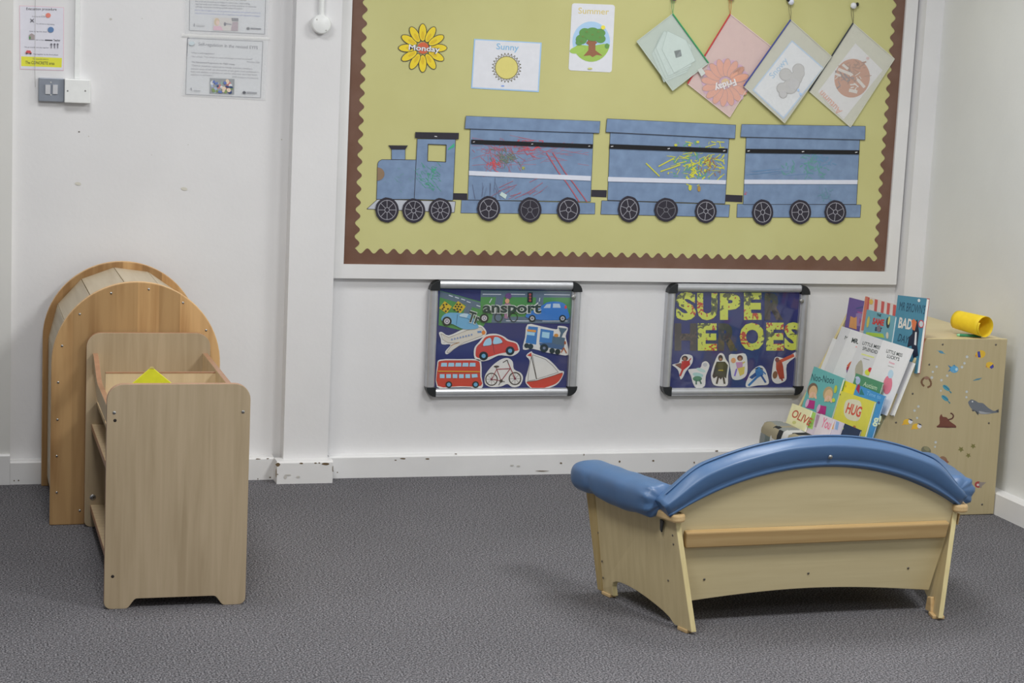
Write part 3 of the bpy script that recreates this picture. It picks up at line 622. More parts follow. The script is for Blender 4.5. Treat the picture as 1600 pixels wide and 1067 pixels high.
for i, (x, y) in enumerate(((172, 268), (196, 262), (165, 300), (208, 300), (190, 318), (176, 285), (282, 262), (306, 262), (294, 280), (270, 280), (318, 284), (284, 300), (308, 306), (262, 306), (290, 320))): A.ell(x, y, 8, 7, DK)
A.poly(smooth_loop([(155, 372), (185, 340), (235, 330), (330, 335), (390, 345), (430, 400), (455, 455), (340, 465), (250, 425), (165, 400)], 3), CARB); A.poly([(305, 345), (340, 335), (375, 342), (360, 372), (300, 362)], P((170, 196, 212)))
A.line([(285, 345), (280, 400), (275, 430)], 4, P((50, 96, 130))); A.line([(300, 362), (360, 374), (420, 405)], 4, P((50, 96, 130)))
for x, y, r_ in ((200, 400, 38), (503, 375, 36)): A.ell(x, y, r_, r_, DK); A.ell(x, y, r_*.62, r_*.62, P((190, 186, 190))); A.ell(x, y, r_*.38, r_*.38, P((110, 104, 130))); A.ell(x, y, r_*.18, r_*.18, WHT)
A.off += .0006; A.text('Tr', (362, 395), (455, 425), 85, P((36, 56, 54)), .03, P((190, 196, 192)), .05)
tag(A.build('title_strip'), 'slanted road picture strip reading Tr with a light blue car in the transport case', 'paper strip', 'title strips in the transport case')
CW = P((208, 208, 206)); REDV = P((186, 60, 48)); LN = P((60, 52, 50))
def cut(label, outline, draw, cv=c8, off=.0016, grp='picture cutouts in the transport case'):
    A = Art(CP, off, conv=cv); A.base(smooth_loop(outline, 3), CW, .0005); draw(A); return tag(A.build('picture_cutout'), label, 'paper cutout', grp)
def d_plane(A):
    F_ = P((200, 196, 186)); A.poly(smooth_loop([(165, 540), (215, 530), (330, 485), (430, 448), (480, 450), (510, 490), (490, 515), (390, 555), (290, 580), (200, 575)], 3), F_)
    A.poly([(150, 500), (165, 500), (215, 535), (185, 548)], F_); A.poly([(200, 650), (240, 590), (290, 575), (330, 575), (215, 658)], F_); A.poly([(165, 575), (205, 555), (225, 560), (175, 580)], F_)
    A.line([(150, 500), (215, 532), (330, 487), (430, 450), (480, 450), (510, 490), (480, 520), (340, 572), (210, 658), (198, 650), (240, 592), (285, 574), (210, 575), (165, 548), (150, 500)], 2.5, P((120, 110, 100)))
    A.line([(230, 600), (260, 585), (300, 572)], 6, P((160, 116, 60))); A.ell(498, 492, 15, 17, P((206, 120, 50))); A.poly([(446, 480), (478, 476), (482, 492), (450, 496)], P((90, 130, 180)))
    for i in range(8): x = 240+i*23; A.ell(x, 548-i*5.6, 7, 8, P((120, 140, 180)))
cut('white aeroplane picture in the transport case', [(135, 495), (160, 488), (215, 515), (330, 465), (430, 432), (485, 438), (522, 490), (490, 530), (400, 565), (290, 605), (205, 668), (186, 645), (230, 590), (160, 588), (150, 545)], d_plane)
def d_car(A):
    A.poly(smooth_loop([(432, 670), (440, 610), (480, 570), (520, 525), (600, 515), (650, 530), (690, 560), (760, 580), (778, 620), (770, 640), (640, 660), (540, 690), (470, 700), (440, 690)], 3), REDV)
    A.poly(smooth_loop([(495, 600), (508, 560), (530, 540), (555, 538), (560, 590)], 3), WIN); A.poly(smooth_loop([(578, 585), (580, 545), (590, 528), (625, 535), (650, 572)], 3), WIN); A.line([(566, 532), (575, 600), (585, 660)], 3, LN); A.line([(480, 605), (560, 595), (660, 578)], 2.5, LN)
    for x, y in ((498, 682), (713, 640)): A.ell(x, y, 36, 36, DK); A.ell(x, y, 17, 17, CARB)
cut('round red car picture in the transport case', [(425, 700), (422, 620), (460, 570), (515, 512), (600, 502), (665, 525), (700, 550), (770, 575), (790, 640), (740, 680), (690, 682), (620, 678), (540, 715), (480, 725)], d_car)
def d_train(A):
    B1 = P((50, 112, 180)); B2 = P((70, 96, 118)); A.poly([(862, 440), (940, 448), (925, 590), (838, 575)], B1); A.poly([(850, 465), (925, 472), (922, 490), (852, 482)], P((210, 140, 60))); A.poly([(852, 486), (915, 492), (912, 518), (848, 510)], WIN)
    A.poly([(962, 460), (1068, 478), (1055, 585), (950, 570)], B1); A.poly([(975, 485), (1035, 492), (1030, 540), (970, 530)], WIN); A.poly([(1060, 520), (1160, 535), (1152, 612), (1050, 600)], B2); A.poly([(1040, 575), (1150, 600), (1140, 632), (960, 605), (950, 575)], P((60, 90, 130)))
    A.poly([(1105, 450), (1178, 460), (1145, 500), (1130, 535), (1115, 533), (1125, 495)], B2); A.ell(1088, 515, 18, 14, P((190, 130, 60))); A.ell(1160, 575, 8, 14, P((150, 80, 50))); A.line([(1128, 655), (1150, 615), (1172, 660)], 9, P((160, 84, 50)))
    for x, y, r_ in ((848, 598, 20), (880, 605, 22), (990, 618, 34), (1055, 640, 22), (1100, 648, 22)): A.ell(x, y, r_, r_, DK)
    A.ell(990, 618, 12, 12, P((110, 120, 140)))
cut('blue steam train picture in the transport case', [(855, 426), (960, 440), (1090, 466), (1103, 438), (1182, 452), (1165, 520), (1182, 600), (1183, 675), (1100, 668), (1015, 655), (900, 625), (818, 628), (835, 530)], d_train)
def d_bus(A):
    A.poly(smooth_loop([(125, 925), (128, 760), (150, 722), (300, 718), (440, 720), (468, 750), (470, 850), (476, 925), (300, 928)], 3), REDV)
    for i in range(5):
        A.poly([(155+i*58, 738), (200+i*58, 738), (200+i*58, 768), (150+i*58, 768)], WIN); A.poly([(142+i*52, 830), (180+i*52, 830), (180+i*52, 862), (142+i*52, 862)], WIN)
    A.poly([(400, 830), (445, 828), (450, 855), (402, 860)], WIN); A.line([(128, 806), (468, 810)], 7, P((206, 170, 60)))
    for x in (215, 433): A.ell(x, 915, 27, 27, DK); A.ell(x, 915, 16, 16, CARB)
cut('red double decker bus picture in the transport case', [(118, 935), (120, 760), (145, 712), (300, 708), (455, 710), (480, 750), (482, 850), (492, 930), (445, 952), (390, 938), (250, 938)], d_bus)
def d_bike(A):
    for x, y in ((562, 872), (753, 866)):
        A.ring(x, y, 47, 49, 9, LN, 24)
        for k in range(8): A.line([(x, y), (x+44*math.cos(k*.785), y+46*math.sin(k*.785))], 2, LN); A.off -= A.step
        A.ell(x, y, 10, 10, P((120, 60, 90)))
    MR = P((140, 60, 70)); A.line([(562, 872), (605, 790), (640, 885), (562, 872)], 6, MR); A.line([(605, 790), (715, 785), (640, 885)], 7, MR); A.line([(700, 745), (718, 785), (753, 866)], 7, MR); A.line([(700, 745), (690, 715), (655, 735)], 6, LN); A.ell(603, 768, 22, 8, LN); A.line([(605, 790), (600, 768)], 5, LN); A.ell(640, 885, 13, 13, LN); A.line([(640, 885), (620, 920)], 5, LN); A.line([(640, 885), (670, 892)], 5, LN)
cut('maroon bicycle picture in the transport case', [(505, 880), (515, 830), (560, 770), (600, 735), (650, 705), (700, 700), (735, 730), (745, 790), (800, 820), (818, 865), (790, 925), (730, 935), (690, 910), (640, 930), (560, 935), (515, 915)], d_bike)
def d_boat(A):
    A.poly(smooth_loop([(850, 892), (930, 882), (1040, 850), (1140, 818), (1115, 880), (1060, 920), (950, 948), (890, 940), (862, 915)], 3), REDV)
    A.line([(885, 680), (928, 872)], 6, LN); A.line([(895, 672), (1000, 710), (1060, 760), (1105, 815), (930, 870), (895, 672)], 2.5, LN); A.line([(885, 690), (865, 800), (858, 885), (920, 875)], 2.5, LN); A.poly([(850, 678), (885, 655), (890, 688)], REDV); A.line([(850, 892), (930, 882), (1040, 850), (1140, 818)], 3, LN)
cut('sailing boat picture with red hull in the transport case', [(843, 680), (885, 645), (905, 662), (1010, 700), (1070, 750), (1115, 800), (1152, 812), (1120, 885), (1065, 930), (940, 958), (870, 935), (836, 885), (858, 800), (872, 720)], d_boat)

# letters
def comic(name, base, cols):
    m = bpy.data.materials.new(name); m.use_nodes = True; nt = m.node_tree; b = nt.nodes['Principled BSDF']; N = nt.nodes.new; L = nt.links.new
    tc = N('ShaderNodeTexCoord'); nz = N('ShaderNodeTexNoise'); nz.inputs['Scale'].default_value = 17; nz.inputs['Detail'].default_value = 3; nz.inputs['Roughness'].default_value = .7; L(tc.outputs['Object'], nz.inputs[0])
    cr = N('ShaderNodeValToRGB'); cr.color_ramp.interpolation = 'CONSTANT'; e = cr.color_ramp.elements; k = .8/lin(196)
    stops = [(0, cols[0]), (.36, cols[1]), (.42, base), (.57, cols[2]), (.63, base)]
    e[0].position = 0; e[0].color = (*[lin(v)*k for v in stops[0][1]], 1); e[1].position = .36; e[1].color = (*[lin(v)*k for v in stops[1][1]], 1)
    for p, c in stops[2:]: q_ = e.new(p); q_.color = (*[lin(v)*k for v in c], 1)
    L(nz.outputs[0], cr.inputs[0]); L(cr.outputs[0], b.inputs['Base Color']); b.inputs['Roughness'].default_value = .5; return m
COM = comic('comic_print_letter_paper', (182, 190, 78), ((60, 70, 56), (90, 94, 62), (166, 62, 48))); COK = comic('black_print_letter_paper', (60, 56, 54), ((44, 44, 46), (84, 70, 62), (70, 64, 60)))
LT = [('S', 165, 335, 375, 140, 1), ('U', 343, 512, 375, 148, 1), ('P', 533, 708, 372, 150, 1), ('E', 733, 880, 372, 145, 1), ('R', 905, 1060, 372, 148, 0),
      ('H', 155, 340, 628, 400, 0), ('E', 348, 508, 628, 400, 1), ('R', 518, 680, 630, 400, 0), ('O', 697, 905, 628, 395, 1), ('E', 918, 1066, 628, 395, 1), ('S', 1068, 1207, 626, 392, 1)]
names = ['first letter S of the top word', 'letter U of the top word', 'letter P of the top word', 'letter E of the top word', 'black letter R ending the top word', 'black letter H starting the bottom word',
         'letter E between H and R of the bottom word', 'black letter R of the bottom word', 'letter O of the bottom word', 'letter E after the O of the bottom word', 'last letter S of the bottom word']
for (ch, xa, xb, yb, yt, cm), nm in zip(LT, names):
    A = Art(CP, .0008, conv=c9); m_ = COM if cm else COK
    vs, fs, wd = glyphs(ch, .055); ys = [v[1] for v in vs]; y0_, y1_ = min(ys), max(ys)
    for lay, off in ((0, .0), (1, .0008)):
        qq = [A.pl.at(*c9(xa+(xb-xa)*x/wd, yb+(yt-yb)*(y-y0_)/(y1_-y0_)), A.off+off) for x, y in vs]
        A.mb.add(qq, [f if (qq[f[1]]-qq[f[0]]).cross(qq[f[2]]-qq[f[0]]).dot(CP.n) > 0 else f[::-1] for f in fs], m_)
    tag(A.build('paper_letter'), ('patterned yellow green ' if cm else '')+nm+' in heroes case', 'paper letter', 'cut out letters in the heroes case')
SK = P((150, 104, 78))
def fig(label, outline, draw): return cut(label, outline, draw, c9, .0012, 'hero cutouts in the heroes case')
def d1(A): A.poly([(155, 745), (205, 730), (240, 760), (215, 785)], P((110, 66, 56))); A.poly([(215, 715), (280, 712), (285, 745), (230, 790), (205, 780)], P((176, 54, 46))); A.line([(225, 780), (200, 840)], 16, P((180, 60, 50))); A.ell(240, 692, 26, 22, P((60, 46, 44))); A.ell(240, 698, 14, 14, SK); A.line([(270, 720), (292, 692)], 9, P((176, 54, 46)))
fig('flying hero in red with brown cape in the heroes case', [(135, 745), (190, 730), (205, 690), (235, 660), (300, 670), (302, 730), (250, 800), (225, 850), (203, 865), (188, 800), (165, 770)], d1)
def d2(A): A.ell(350, 830, 45, 18, P((150, 190, 186)), 10); A.ell(375, 790, 40, 14, P((170, 200, 196)), 20); A.ell(345, 862, 38, 22, P((60, 120, 86))); A.line([(335, 870), (335, 910)], 12, P((50, 92, 74))); A.line([(362, 870), (378, 905)], 12, P((50, 92, 74))); A.ell(410, 745, 18, 16, P((176, 180, 186)))
fig('small hero in a pale green swirl in the heroes case', [(268, 790), (300, 780), (368, 772), (385, 730), (420, 717), (446, 755), (415, 840), (405, 925), (335, 938), (305, 890), (292, 840)], d2)
def d3(A):
    BK = P((44, 44, 44)); A.poly([(505, 720), (575, 720), (600, 750), (585, 860), (560, 840), (540, 870), (515, 840), (480, 860), (470, 840), (490, 760)], BK); A.line([(520, 840), (505, 905)], 16, BK); A.line([(560, 840), (572, 905)], 16, BK); A.ell(538, 690, 20, 26, BK); A.ell(538, 700, 12, 12, SK)
    A.poly([(515, 730), (565, 730), (558, 790), (522, 790)], P((70, 68, 58))); A.line([(520, 792), (560, 792)], 8, P((180, 160, 50)))
fig('hero in black with long black cape in the heroes case', [(540, 648), (565, 660), (582, 700), (610, 750), (600, 840), (595, 915), (545, 925), (485, 915), (462, 870), (460, 810), (490, 720), (515, 665)], d3)
def d4(A): A.ell(700, 690, 24, 24, P((80, 50, 46))); A.ell(700, 698, 13, 15, SK); A.poly([(665, 725), (725, 722), (720, 770), (675, 780)], P((180, 130, 170))); A.poly([(680, 775), (740, 760), (735, 820), (700, 840)], P((200, 180, 80))); A.ell(645, 710, 20, 22, P((210, 150, 100))); A.line([(672, 780), (655, 840)], 13, P((120, 110, 190))); A.line([(720, 735), (740, 720)], 10, P((200, 180, 80)))
fig('hero with purple top and yellow cape in the heroes case', [(608, 668), (670, 658), (745, 655), (762, 740), (755, 830), (705, 868), (640, 865), (622, 790)], d4)
def d5(A): BL = P((52, 108, 170)); A.poly([(775, 850), (840, 800), (850, 830), (800, 865)], P((40, 70, 130))); A.poly([(825, 790), (890, 785), (895, 830), (840, 860)], BL); A.line([(840, 850), (770, 920)], 18, BL); A.line([(875, 830), (915, 895)], 16, P((40, 76, 140))); A.ell(855, 782, 22, 20, P((60, 120, 180))); A.line([(890, 800), (915, 825)], 10, BL); A.line([(825, 780), (850, 775)], 8, DK); A.line([(870, 775), (890, 780)], 8, DK)
fig('lunging hero in blue in the heroes case', [(748, 905), (765, 860), (800, 795), (868, 752), (912, 785), (940, 880), (925, 912), (850, 918), (760, 932)], d5)
def d6(A): A.poly([(1000, 700), (1045, 705), (1060, 760), (1070, 860), (1030, 865), (1000, 780)], P((160, 60, 44))); A.line([(1040, 715), (1150, 665)], 26, P((196, 84, 60))); A.ell(1010, 705, 18, 20, P((110, 50, 44))); A.ell(992, 830, 20, 32, P((120, 84, 60)), 10); A.line([(1040, 850), (1055, 880)], 13, P((130, 52, 44)))
fig('hero in red raising a red sash in the heroes case', [(985, 700), (1010, 680), (1080, 690), (1165, 638), (1168, 675), (1090, 745), (1088, 860), (1050, 895), (1000, 902), (965, 865), (970, 780)], d6)

# ------------------------------------------------------------ left wall items
WP = wallp(YW)
A = Art(WP, .0006, conv=zc(20, 0, 5.93)); TXT = P((96, 96, 104)); DT = P((52, 52, 60))
A.base([(60, 50), (475, 68), (472, 655), (66, 642)], P((206, 176, 186)), .0006); A.poly([(66, 56), (469, 73), (466, 649), (72, 636)], P((202, 202, 212)))
A.poly([(78, 522), (456, 537), (452, 625), (78, 612)], P((206, 206, 60)))
A.text('Evacuation procedure', (125, 92), (405, 98), 24, DT, .008)
for t, x0, y0, x1, y1 in (('If you hear the fire bell', 178, 157, 300, 161), ('You will have to stop playing', 215, 224, 385, 231), ('Line up by the door', 155, 294, 318, 300), ('wait to hear', 213, 373, 290, 376), ('We go outside and stay together', 108, 440, 335, 447), ('Stay together by the fence please', 192, 505, 420, 513), ('The assembly point is', 182, 549, 330, 554)):
    A.text(t, (x0, y0), (x1, y1), 11, TXT, .0)
A.line([(298, 371), (368, 374)], 9, DT); A.text('Teacher', (376, 380), (440, 382), 18, DT, .01); A.text('The CONCRETE area', (116, 590), (386, 600), 28, P((60, 60, 66)), -.005)
A.ell(328, 142, 24, 22, P((208, 120, 106))); A.ell(285, 138, 12, 8, WHT); A.line([(162, 174), (196, 206)], 5, TXT); A.line([(196, 174), (162, 206)], 5, TXT); A.ell(178, 190, 10, 9, TXT); A.ell(352, 275, 28, 26, P((84, 116, 160)))
A.poly([(150, 325), (175, 308), (202, 325), (202, 365), (150, 365)], P((150, 140, 140))); A.ell(158, 350, 8, 14, P((80, 130, 80)))
for x in (357, 387, 416): A.ell(x, 410, 9, 9, TXT); A.line([(x, 418), (x, 446)], 8, TXT)
A.poly([(115, 492), (130, 466), (162, 468), (178, 495)], P((190, 80, 84))); A.ell(130, 494, 7, 7, DT); A.ell(165, 496, 7, 7, DT)
tag(A.build('poster'), 'narrow poster headed Evacuation procedure with a yellow band', 'poster')
def sheet(label, lam, page, draw):
    root = empty('laminated_sheet', WP.at(*lam[3]), label, 'notice', 'laminated notices on the wall')
    A = Art(WP, .0006); A.base(page, P((200, 202, 206)), .0004); A.line(page, 1.0, P((92, 96, 104)), True); A.conv = zc(270, 0, 6.275); draw(A); A.build('page', root)
    A = Art(WP, .0042); A.base(lam, frosted('laminate_film_'+label[:5].strip(), (212, 214, 216), .22), .0004); A.build('laminate', root)
    return root
TB = P((88, 90, 98)); TBL = P((96, 116, 180))
def s2(A):
    A.text('Self-regulation in the revised EYFS', (250, 446), (833, 484), 32, P((76, 80, 90)), .012)
    for t, x0, y0, x1, y1, b_ in (('What is self-regulation?', 182, 524, 410, 534, .012), ('Our simple: "The ability to control/manage oneself by oneself"', 182, 560, 785, 588, 0), ('Mccluskey, 2020', 725, 612, 850, 620, 0), ('The Educational Programme for PSED states:', 182, 614, 610, 638, .012),
          ('"Children should be supported to manage emotions, develop a', 182, 648, 780, 682, 0), ('positive sense of self, set themselves simple goals, have confidence in', 178, 680, 842, 714, 0), ('their own abilities, to persist and wait for what they want and direct', 176, 708, 828, 742, 0), ('attention as necessary."', 174, 738, 395, 746, 0), ('EYFS Statutory Framework', 585, 762, 838, 774, 0)):
        A.text(t, (x0, y0), (x1, y1), 15, TB, b_)
    A.poly([(363, 765), (605, 775), (600, 928), (360, 918)], P((70, 84, 92)))
    r = random.Random(21)
    for c in ((110, 150, 200), (60, 140, 110), (190, 70, 70), (200, 204, 208), (120, 140, 90), (54, 70, 110), (210, 190, 170), (90, 110, 170)):
        for _ in range(4): A.ell(r.uniform(385, 580), r.uniform(800, 905), r.uniform(8, 24), r.uniform(10, 26), P(c), r.uniform(0, 90), 10)
    A.ell(700, 907, 16, 14, TB); A.line([(722, 905), (825, 910)], 14, P((150, 152, 158))); A.line([(205, 885), (270, 888)], 8, P((170, 172, 176))); A.ell(180, 870, 7, 12, P((150, 152, 158)))
    A.ell(185, 425, 30, 20, P((186, 198, 204)))
tag(sheet('laminated white sheet headed Self-regulation in the revised EYFS', [(296, 57.4), (419, 62.8), (414.4, 156.2), (284, 149)], [(293.1, 59.8), (410.7, 64.9), (407, 153), (289.9, 147.4)], s2))
def s1(A):
    for t, x0, y0, x1, y1 in (('to help them recognise and manage their own feelings', 230, -8, 720, 8), ('the internal structures to adapt in every way, responding', 218, 18, 755, 44), ('appropriately each child is engaged in activity and level of resilience', 222, 44, 818, 74), ('self-help motivation: involving specific steps of control', 220, 72, 680, 92)): A.text(t, (x0, y0), (x1, y1), 15, TB, .006)
    A.text('How to help and support you: visit our guidance on supporting self-regulation as well as the', (214, 104), (862, 134), 14, TBL); A.text('importance and communication of co-regulation and self-regulation strategies', (216, 134), (855, 164), 14, TBL)
    for i in range(7): A.text('promoting independence and wellbeing across the early years day by day', (225, -40-i*30), (840, -16-i*30), 15, TB); 
    A.poly([(400, 170), (643, 178), (640, 305), (395, 297)], P((196, 190, 186))); A.ell(432, 215, 26, 38, P((196, 168, 110))); A.ell(440, 222, 17, 24, P((214, 178, 160))); A.poly([(400, 255), (470, 255), (495, 298), (397, 296)], P((210, 160, 180)))
    A.poly([(575, 176), (643, 178), (641, 210), (580, 208)], P((60, 62, 74))); A.poly([(585, 215), (640, 215), (638, 303), (570, 300)], P((150, 124, 136))); A.line([(510, 232), (575, 240)], 12, P((110, 110, 124))); A.ell(512, 236, 12, 18, P((96, 96, 108)))
    A.ell(738, 280, 16, 14, TB); A.line([(760, 278), (865, 284)], 14, P((150, 152, 158))); A.line([(230, 250), (310, 254)], 12, P((176, 178, 182))); A.ell(210, 244, 6, 16, P((150, 152, 158)))
tag(sheet('white laminated sheet with blue lines and a two person photo above the other', [(290, -40), (424, -34), (417.5, 56.5), (288.5, 52)], [(297, -36), (416, -30), (413.4, 53.4), (295.8, 47.5)], s1))
A = Art(WP, .0052); A.base([(284, 52.5), (421, 58.5), (421, 62.5), (283.5, 57)], frosted('sticky_tape', (216, 217, 216), .4), .0003)
tag(A.build('tape_strip'), 'clear sticky tape strip between the two laminated sheets', 'tape')
# switch, blank box, trunking
root = empty('light_switch', WP.at(80, 159), 'grey metal double light switch on the wall', 'light switch')
SWM = mat('grey_metal_plate', (128, 134, 144), .4, 204, metal=.3, grain=.06)
q0 = WP.at(60, 121); q1 = WP.at(99.4, 159.2); m = MB(); pts = rounded(q0.x, q1.z, q1.x, q0.z, .004, 3); m.prism([(x, YW-.020, z) for x, z in pts], (0, .020, 0), SWM); m.build('plate', root, bevel=.002)
for xa, xb in ((70, 77.8), (81.6, 89.2)):
    a0 = WP.at(xa+.4, 132); a1 = WP.at(xb+.2, 146.7); m = MB(); m.add([(a0.x, YW-.020, a1.z), (a1.x, YW-.020, a1.z), (a1.x, YW-.020, a0.z), (a0.x, YW-.020, a0.z), (a0.x, YW-.024, a1.z), (a1.x, YW-.024, a1.z), (a1.x, YW-.028, a0.z), (a0.x, YW-.028, a0.z)],
        [(4, 5, 6, 7), (0, 1, 5, 4), (1, 2, 6, 5), (2, 3, 7, 6), (3, 0, 4, 7)], mat('switch_rocker', (186, 188, 192), .3, 204)); m.build('rocker', root, fix=True)
for y in (128.6, 148.4): m = MB(); m.lathe(WP.at(79.5, y, .020), (0, -1, 0), ((0, .0022), (.001, .002), (.0012, .0005)), P((200, 200, 196)), 10); m.build('screw', root)
root = empty('blank_junction_box', WP.at(120, 162), 'white square plastic box right beside the grey switch', 'junction box')
q0 = WP.at(101.5, 122.5); q1 = WP.at(141.5, 161.3); m = MB(); m.box((q0.x-.003, YW-.034, q1.z), (q1.x-.003, YW, q0.z), PLASTW); m.build('box', root, bevel=.003)
for x in (105.7, 133.3): m = MB(); m.lathe(wallp(YW-.034).at(x, 142), (0, -1, 0), ((0, .003), (.0006, .003), (.0007, .0005)), P((120, 120, 118)), 10); m.build('screw', root)
m = MB(); a0 = WP.at(116.3, 60); a1 = WP.at(124, 60); m.box((a0.x, YW-.014, q0.z), (a1.x, YW, 2.66), PLASTW)
tag(m.build('cable_trunking', bevel=.002), 'narrow white cable trunking running up from the square white box', 'trunking')
pc = wallp(-.027); root = empty('round_junction_box', pc.at(499, 52), 'round white plastic box on the pillar', 'junction box')
c = pc.at(500.5, 38); m = MB(); m.lathe((c.x, -.027, c.z), (0, -1, 0), ((0, .034), (.022, .034), (.026, .0325), (.028, .029), (.0282, .001)), PLASTW, 40); m.build('lid', root)
for dx, dz in ((-.018, .016), (.016, -.020)): m = MB(); m.lathe((c.x+dx, -.0551, c.z+dz), (0, -1, 0), ((0, .0028), (.0006, .0026), (.0007, .0005)), P((176, 176, 172)), 10); m.build('screw', root)
m = MB(); m.tube([(c.x+.001, -.037, c.z+.03), (c.x+.001, -.037, 2.66)], .010, PLASTW, 14); tag(m.build('conduit_pipe'), 'thin white conduit pipe above the round box on the pillar', 'pipe')
m = MB(); m.tube([WP.at(55.2, -20, .004), WP.at(55, 60, .004), WP.at(54.6, 110, .004), WP.at(55.3, 136, .004)], .0007, P((160, 160, 158)), 5); tag(m.build('hanging_thread'), 'thin grey thread hanging in front of the evacuation poster', 'thread')

# ------------------------------------------------------------ arch unit
ar = empty('arched_play_unit', (.601, -.30, 0), 'tall arched wooden unit with pale slats against the wall', 'play unit')
CX, CZ, RR = .601, .530, .270
def archpts(cx, r, z0=0.0, n=40): return [(cx-r, z0)]+[(cx-r*math.cos(math.pi*k/n), CZ+r*math.sin(math.pi*k/n)) for k in range(n+1)]+[(cx+r, z0)]
for y, dx in ((-.585, 0), (-.032, .0)):
    m = MB(); m.prism([(x+dx, y, z) for x, z in archpts(CX, RR)], (0, .022, 0), ARCHW, ARCHE); o = m.build('arch_panel', ar, bevel=.003)
sc = [(173.8, 458), (232.5, 452), (286, 473), (322, 516), (124.6, 490.7), (97, 540.4), (90.9, 597.4), (89.8, 655.5), (88.7, 712.5), (88.7, 769.4), (124.6, 797.6)]
for s_ in sc:
    p = wallp(-.5852).at(*s_); m = MB(); m.lathe(p, (0, -1, 0), ((0, .0038), (.0008, .0036), (.0009, .0018), (.0004, .0004)), STEEL, 12); m.build('screw', ar)
rs = .251; angs = [180]+[179.5-27.55*k for k in range(1, 7)]+[0]
angs = [180, 152, 124.5, 97, 69.5, 42, 14]
P_ = [(CX+rs*math.cos(math.radians(t)), CZ+rs*math.sin(math.radians(t))) for t in angs]
seg = [((CX-rs, .035), P_[0])]+list(zip(P_, P_[1:]))+[(P_[-1], (CX+rs, CZ-.05)), ((CX+rs, CZ-.05), (CX+rs, .035))]
for (xa, za), (xb, zb) in seg:
    d = math.hypot(xb-xa, zb-za); ux, uz = (xb-xa)/d, (zb-za)/d; nx, nz = uz*.012, -ux*.012; g = .0016
    m = MB(); m.prism([(xa+ux*g, -.563, za+uz*g), (xb-ux*g, -.563, zb-uz*g), (xb-ux*g+nx, -.563, zb-uz*g+nz), (xa+ux*g+nx, -.563, za+uz*g+nz)], (0, .531, 0), SLAT); m.build('slat', ar, bevel=.0008)

# ------------------------------------------------------------ browser / shelf unit
su = empty('book_browser', (.63, -1.07, 0), 'pale wooden open book browser unit with rounded end panels', 'book browser')
def endpanel(x0, x1, y, th, name):
    r = .045; z1 = .638; cut_ = .028; fx = .083
    o_ = rounded(x0, 0, x1, z1, (.02, .02, r, r), 7)
    # replace bottom edge by two feet joined by a low recess
    left = [p for p in o_ if p[0] < (x0+x1)/2]; right = [p for p in o_ if p[0] >= (x0+x1)/2]
    bot = []
    for k in range(7): t = k/6; bot.append((x0+.060+.030*t, cut_*(1-math.cos(math.pi*t))/2))
    for k in range(7): t = k/6; bot.append((x1-.090+.030*t, cut_*(1+math.cos(math.pi*t))/2))
    bl, br, tr, tl = o_[:8], o_[8:16], o_[16:24], o_[24:]
    pts = bl+bot+br+tr+tl
    m = MB(); m.prism([(p[0], y, p[1]) for p in pts], (0, th, 0), LAM, BAND); return m.build(name, su, bevel=.0012)
endpanel(.4295, .8245, -1.535, .018, 'end_panel'); endpanel(.4385, .8335, -.617, .018, 'end_panel')
for x, z, hole in ((.4295+.022, 0, 0),):
    pass
FP = wallp(-1.5352)
for (x, y), hole in (((178.5, 644.8), 0), ((179.7, 656.8), 1), ((379.8, 643.3), 0), ((176, 900.5), 1)):
    p = FP.at(x, y); m = MB()
    if hole: m.lathe(p, (0, -1, 0), ((0, .0045), (.0003, .0045), (.0004, .001)), DARKH, 14)
    else: m.lathe(p, (0, -1, 0), ((0, .0048), (.0012, .0044), (.0013, .0022), (.0003, .0015)), STEEL, 14)
    m.build('screw_hole' if hole else 'screw', su)
p = wallp(-.6172).at(145, 777); m = MB(); m.lathe(p, (0, -1, 0), ((0, .010), (.001, .0095), (.0012, .006), (.0005, .001)), STEEL, 18); m.build('cam_bolt', su)
ya, yb = -1.517, -.617
def rail(x0, x1, dip, name):
    n = 28; top = []
    for k in range(n+1):
        y = yb+(ya-yb)*k/n; e = min(y-ya, yb-y); t = min(1, e/.22); t = t*t*(3-2*t)
        top.append((y, .572-dip*t))
    m = MB(); pts = [(x0, y, z) for y, z in top]+[(x0, y, z-(.052 if dip else .16)) for y, z in top[::-1]]
    m.prism(pts, (x1-x0, 0, 0), LAM_IN, BAND); return m.build(name, su, bevel=.001)
rail(.458, .474, .062, 'side_rail'); rail(.809, .825, 0, 'side_rail')
m = MB(); m.box((.474, ya, .40), (.809, yb, .412), LAM_IN); m.build('bin_floor', su)
for y in (-.93, -1.235):
    m = MB(); m.box((.474, y, .412), (.809, y+.012, .563), LAM_IN); m.box((.474, y-.0004, .561), (.809, y+.0124, .5645), BAND); m.build('divider', su)
for z in (.340, .073):
    m = MB(); m.box((.458, ya, z-.016), (.815, yb, z), LAM_IN); m.box((.4568, ya, z-.0165), (.4585, yb, z+.0002), BAND); m.build('shelf', su)
m = MB(); m.box((.815, ya, .05), (.825, yb, .40), LAM_IN); m.build('rear_panel', su)
